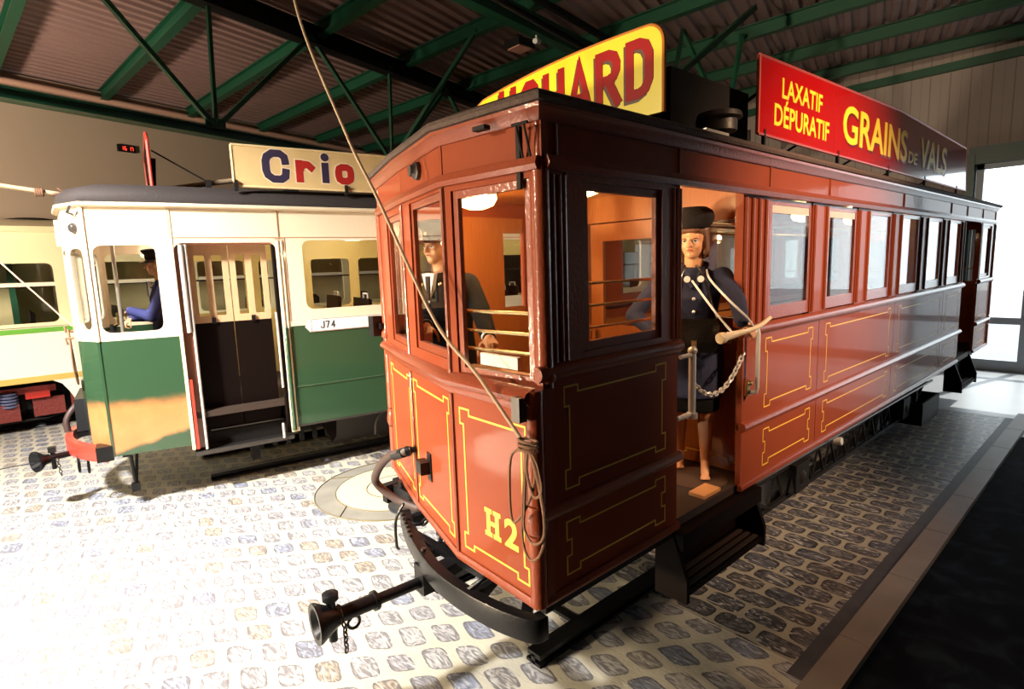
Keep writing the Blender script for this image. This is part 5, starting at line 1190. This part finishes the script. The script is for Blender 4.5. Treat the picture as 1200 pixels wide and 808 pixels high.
hand(s, Rw, (.25, -.80, -.45), (.6, .35, -.6), (-.5, -.3, .5), (22, 28, 22), .92)
solid(s, 'body', SKIN, QD, QO, .0052, 4)
face_parts(E_, hf, hl, hu, QD, QO, plain('pink_lips', (.55, .08, .06), .35))
s = MB(); loft(s, [(at(1.33), .185, .150), (at(1.50), .188, .150), (at(1.64), .185, .145), (at(1.80), .140, .112), (at(1.84), .142, .115), (at(1.96, 0, .012), .160, .130), (at(2.06, 0, .005), .165, .105), (at(2.12, 0, .01), .115, .08), (at(2.155, 0, .02), .072, .068)], bf, lf)
for a, b_, c in ((Ls, Le, Lw), (Rs, Re, Rw)):
    c2 = b_.lerp(c, .93); s.capsule(a, a.lerp(b_, .5), .066, .056); s.capsule(a.lerp(b_, .5), b_, .056, .050); s.capsule(b_, c2, .050, .040)
solid(s, 'coat', NAVY, QD, QO, .010, 3)
s = MB(); loft(s, [(at(1.235), .165, .135), (at(1.30), .168, .137), (at(1.42), .165, .13)], bf, lf); solid(s, 'skirt', BLACKWOOL, QD, QO, .010, 3)
c0 = at(2.155, 0, .02)
m_ = MB()
for sg in (-1, 1): m_.tube([c0 - bf * .06 + lf * sg * .02 + UP * .02, c0 + lf * sg * .070 + UP * .01, c0 + bf * .075 + lf * sg * .035 - UP * .06, c0 + bf * .118 + lf * sg * .012 - UP * .13], [.016, .022, .020, .008], 10)
m_.build('collar', NAVY, QD, QO)
for z in (1.96, 1.88, 1.74, 1.62, 1.5): MB().ball(at(z, .0, {1.96: .145, 1.88: .135, 1.74: .130, 1.62: .148, 1.5: .153}[z]), .011, 10, (1, 1, 1)).build('button', STEEL, QD, QO)
for sg in (-1, 1): MB().lathe([(.020, 0), (.020, .006), (0, .010)], c0 + bf * .112 + lf * sg * .040 - UP * .075, bf, 14).build('collar_badge', SHIRT, QD, QO)
hr_ = MB()
for sg in (-1, 1):
    hr_.capsule(E_ + hl * sg * .055 + hu * .06 - hf * .02, E_ + hl * sg * .074 - hu * .07 - hf * .01, .040, .026, 12); hr_.capsule(E_ + hl * sg * .05 + hu * .03 - hf * .05, E_ + hl * sg * .06 - hu * .085 - hf * .045, .045, .030, 12)
hr_.capsule(E_ - hf * .055 + hu * .05, E_ - hf * .062 - hu * .075, .072, .050, 14); hr_.ball(E_ + hu * .055 - hf * .015, 1, 16, (.080, .094, .075), rot)
hr_.capsule(E_ + hu * .060 + hf * .068 - hl * .04, E_ + hu * .060 + hf * .068 + hl * .04, .016, .016, 10)
solid(hr_, 'hair', HAIR, QD, QO, .007, 3)
s = MB(); c = E_ + hu * .115 - hf * .01
loft(s, [(c - hu * .045, .088, .106), (c - hu * .02, .112, .128), (c + hu * .025, .126, .138), (c + hu * .06, .112, .122), (c + hu * .085, .075, .085)], hf, hl)
solid(s, 'fur_hat', plain('black_fur', (.009, .006, .006), .95, bump=1, bscale=160), QD, QO, .010, 3)
# plate and board she stands on
tag(MB().lathe([(.19, 0), (.19, .008), (.18, .012), (0, .012)], (3.20, 1.86, .786), n=36).build('stand_plate', plain('dark_brown_plate', (.07, .04, .025), .5)), 'round dark plate under the bare feet of the person in the navy coat', 'plate')
m_ = MB().box(2.93, 3.12, 1.65, 1.755, .786, .806); tag(m_.build('floor_board', BOARDWOOD), 'short pale wooden board on the tram doorway floor in front of the round plate', 'board')
# satchel
so = V((3.055, 1.805, 1.645)); sn = bf; sl = lf
P_ = PL(so - sl * .13, sl); st = thing('satchel', 'glossy black leather satchel hanging in front of the person in the navy coat', 'bag', so)
fwd = -1 if P_.n.dot(bf) < 0 else 1
def sat(pts, d0, d1): p = PL(so - sl * .135, sl); return p.poly(pts, d0 * fwd, d1 * fwd)
rnd = [(.02, .0), (.25, .0), (.27, .03), (.275, .16), (.255, .20), (.015, .20), (-.005, .16), (.0, .03)]
sat(rnd, -.045, .045).build('pouch', LEATHER, st, so, bev=.012)
sat([(.0, .075), (.02, .055), (.25, .055), (.272, .075), (.277, .165), (.255, .205), (.015, .205), (-.007, .165)], .046, .054).build('flap', LEATHER, st, so, bev=.004)
sat([(.12, .03), (.15, .03), (.15, .075), (.12, .075)], .054, .060).build('clasp', BRASS, st, so, bev=.003)
m_ = MB(); cc = so + UP * .20
m_.tube(bez([cc + sl * .13, at(1.95, .10, .150), at(2.10, .055, .118), at(2.165, .01, .08)]), .008, 6); m_.tube(bez([cc - sl * .13, at(1.92, -.12, .140), at(2.08, -.08, .112), at(2.165, -.05, .05)]), .008, 6)
m_.build('strap', LEATHER, st, so)
# signal horn with its cords
ho_ = V((3.10, 1.52, 1.78)); hn_ = thing('signal_horn', 'curved ivory signal horn on two pale cords held at the tram handrail', 'horn', ho_)
hp = bez([(2.95, 1.57, 1.757), (3.037, 1.545, 1.769), (3.097, 1.51, 1.785), (3.205, 1.48, 1.806), (3.325, 1.47, 1.846)], 5); k = len(hp)
MB().tube(hp, [.024 - .013 * i / (k - 1) for i in range(k)], 12).build('horn_body', IVORY, hn_, ho_)
MB().lathe([(.030, 0), (.034, .012), (.030, .035), (.026, .045)], hp[0] + (hp[0] - hp[1]).normalized() * .02, hp[1] - hp[0], 16).build('ferrule', IVORY, hn_, ho_)
MB().tube(bez([at(2.135, .075, .07), at(2.08, .09, .125), (3.03, 1.575, 1.965), (3.05, 1.478, 1.87), hp[-8] + UP * .01], 6), .0065, 6).build('cord', SHIRT, hn_, ho_); MB().tube(bez([at(2.07, -.01, .14), (3.00, 1.66, 1.92), hp[4] + UP * .02], 6), .0065, 6).build('cord', SHIRT, hn_, ho_)

# ---- drivers
def driver(root, off, X, zf, E_, Lhand, Rhand, cloth, capm, fz=(-1, -.12, 0)):
    """X: body axis; a = to his left (-y), b = forward (-x)"""
    bf = V(fz).normalized(); lf = V((-bf.y, bf.x, 0)); PCx = V(X)
    if lf.y > 0: lf = -lf
    at = lambda z, a=0, b=0: V((PCx.x, PCx.y, z)) + lf * a + bf * b
    E_ = V(E_); sz = E_.z - .215
    s = MB(); rot, hu = head_shapes(s, E_, bf, lf, at(sz + .05, 0, .02), 1.04)
    hipz = zf + .86
    loft(s, [(at(hipz - .08), .15, .10), (at(hipz + .05), .16, .11), (at(sz - .15), .16, .11), (at(sz), .17, .09), (at(sz + .05), .07, .06)], bf, lf)
    arms = []
    for sg, H in ((1, Lhand), (-1, Rhand)):
        sh = at(sz - .03, sg * .19, 0); H = V(H); wr = H - (H - sh).normalized() * .09
        mid = sh.lerp(wr, .5); dlen = (wr - sh).length; drop = math.sqrt(max(.0, .29 ** 2 - (dlen / 2) ** 2)); el = mid - UP * drop * .85 + lf * sg * drop * .45 - bf * .02
        arms.append((sh, el, wr, H, sg)); s.capsule(sh, el, .05, .042); s.capsule(el, wr, .042, .028)
        d = (H - wr).normalized(); nn = V((0, 0, -1)) - d * (-d.z); nn = nn.normalized()
        hand(s, wr, d, nn, nn.cross(d) * (1 if nn.cross(d).dot(lf * -sg) > 0 else -1), (40, 55, 35), 1.05, 40)
    for sg in (-1, 1):
        hp_, ft = at(hipz, sg * .09), at(zf + .04, sg * .11); s.capsule(hp_, hp_.lerp(ft, .5) + bf * .01, .085, .06); s.capsule(hp_.lerp(ft, .5) + bf * .01, at(zf + .09, sg * .11), .06, .04); s.capsule(at(zf + .05, sg * .11), at(zf + .035, sg * .11, .15), .045, .035)
    solid(s, 'body', SKIN, root, off, .006, 4); face_parts(E_, bf, lf, hu, root, off)
    s = MB(); loft(s, [(at(hipz - .12), .20, .15), (at(hipz + .05), .195, .145), (at(sz - .30), .18, .135), (at(sz - .14, 0, .01), .20, .145), (at(sz - .02), .19, .115), (at(sz + .03), .12, .09), (at(sz + .055, 0, .01), .075, .07)], bf, lf)
    for sh, el, wr, H, sg in arms: s.capsule(sh, el, .075, .058); s.capsule(el, el.lerp(wr, .92), .058, .046)
    solid(s, 'jacket', cloth, root, off, .010, 3)
    for sh, el, wr, H, sg in arms: MB().tube([el.lerp(wr, .84), el.lerp(wr, 1.0)], [.043, .040], 14).build('shirt_cuff', SHIRT, root, off)
    s = MB()
    for sg in (-1, 1):
        s.capsule(at(hipz, sg * .09), at(zf + .07, sg * .11), .10, .062); s.capsule(at(zf + .05, sg * .11, -.03), at(zf + .045, sg * .11, .17), .052, .044)
    solid(s, 'trousers', cloth, root, off, .010, 3)
    p = PL(at(0, 0, .150), lf); sg = 1 if p.n.dot(bf) > 0 else -1
    t = PL(at(0, 0, .142), lf); t.poly([(-.055, sz + .045), (0, sz - .14), (.055, sz + .045), (.0, sz + .05)][::1], -.02 * sg, .010 * sg); t.build('shirt_front', SHIRT, root, off, smooth=0)
    t = PL(at(0, 0, .142), lf); t.poly([(-.018, sz + .03), (-.012, sz - .12), (.012, sz - .12), (.018, sz + .03)], .010 * sg, .018 * sg); t.build('tie', BLACKWOOL, root, off, smooth=0)
    for q in (-.075, .075): MB().ball(at(sz - .02, q, .125), .013, 10).build('lapel_badge', BRASS, root, off)
    c = E_ + hu * .065 - bf * .01
    s = MB(); loft(s, [(c - hu * .02, .083, .102), (c + hu * .025, .085, .104), (c + hu * .035, .09, .11), (c + hu * .07, .12, .135), (c + hu * .085, .115, .13), (c + hu * .095, .07, .08)], bf, lf); cp_ = s.build('cap', capm, root, off, smooth=50)
    m_ = MB(); n = 14
    top = [c - hu * .018 + lf * (.086 * math.cos(t)) + bf * (.10 * math.sin(t)) for t in [math.pi * (.08 + .84 * i / n) for i in range(n + 1)]]; out = [c - hu * .045 + lf * (.086 * math.cos(t)) + bf * (.10 * math.sin(t) + .055 * math.sin(t)) for t in [math.pi * (.08 + .84 * i / n) for i in range(n + 1)]]
    a = [m_.b.verts.new(q) for q in top]; b = [m_.b.verts.new(q) for q in out]; a2 = [m_.b.verts.new(q - UP * .004) for q in top]; b2 = [m_.b.verts.new(q - UP * .004) for q in out]
    for i in range(n):
        for A, B in ((a, b), (b2, a2), (b, b2), (a2, a)): m_.b.faces.new((A[i], A[i + 1], B[i + 1], B[i]))
    m_.build('visor', LEATHER, cp_, off)
    MB().lathe([(.012, 0), (.012, .004), (0, .006)], c + hu * .01 + bf * .103, bf, 12).build('cap_badge', BRASS, cp_, off)
d1 = thing('person', 'person in black uniform, cap and tie behind the red tram front window', 'person', (2.08, 2.98, .787))
driver(d1, (2.08, 2.98, .787), (2.08, 2.98, 0), .787, (2.03, 2.985, 2.335), (1.775, 2.165, 1.80), (1.765, 2.75, 1.82), BLACKWOOL, BLACKWOOL, (-1, -.16, 0))
d2 = thing('person', 'person in blue driver uniform with arm stretched to the controller in the green tram cab', 'person', gworld(-.16, .82, .86), GA)
driver(d2, (-.16, .82, .86), (-.21, .82, 0), .86, (-.265, .80, 2.335), (-.625, .66, 1.83), (-.60, .98, 1.72), NAVYB, BLACKWOOL, (-1, 0, 0))
tag(MB().box(1.612, 1.635, 1.80, 2.06, 1.745, 1.80).build('paper_strip', SHIRT, bev=.002), 'white paper strip propped on the sill inside the large red tram front window', 'paper')
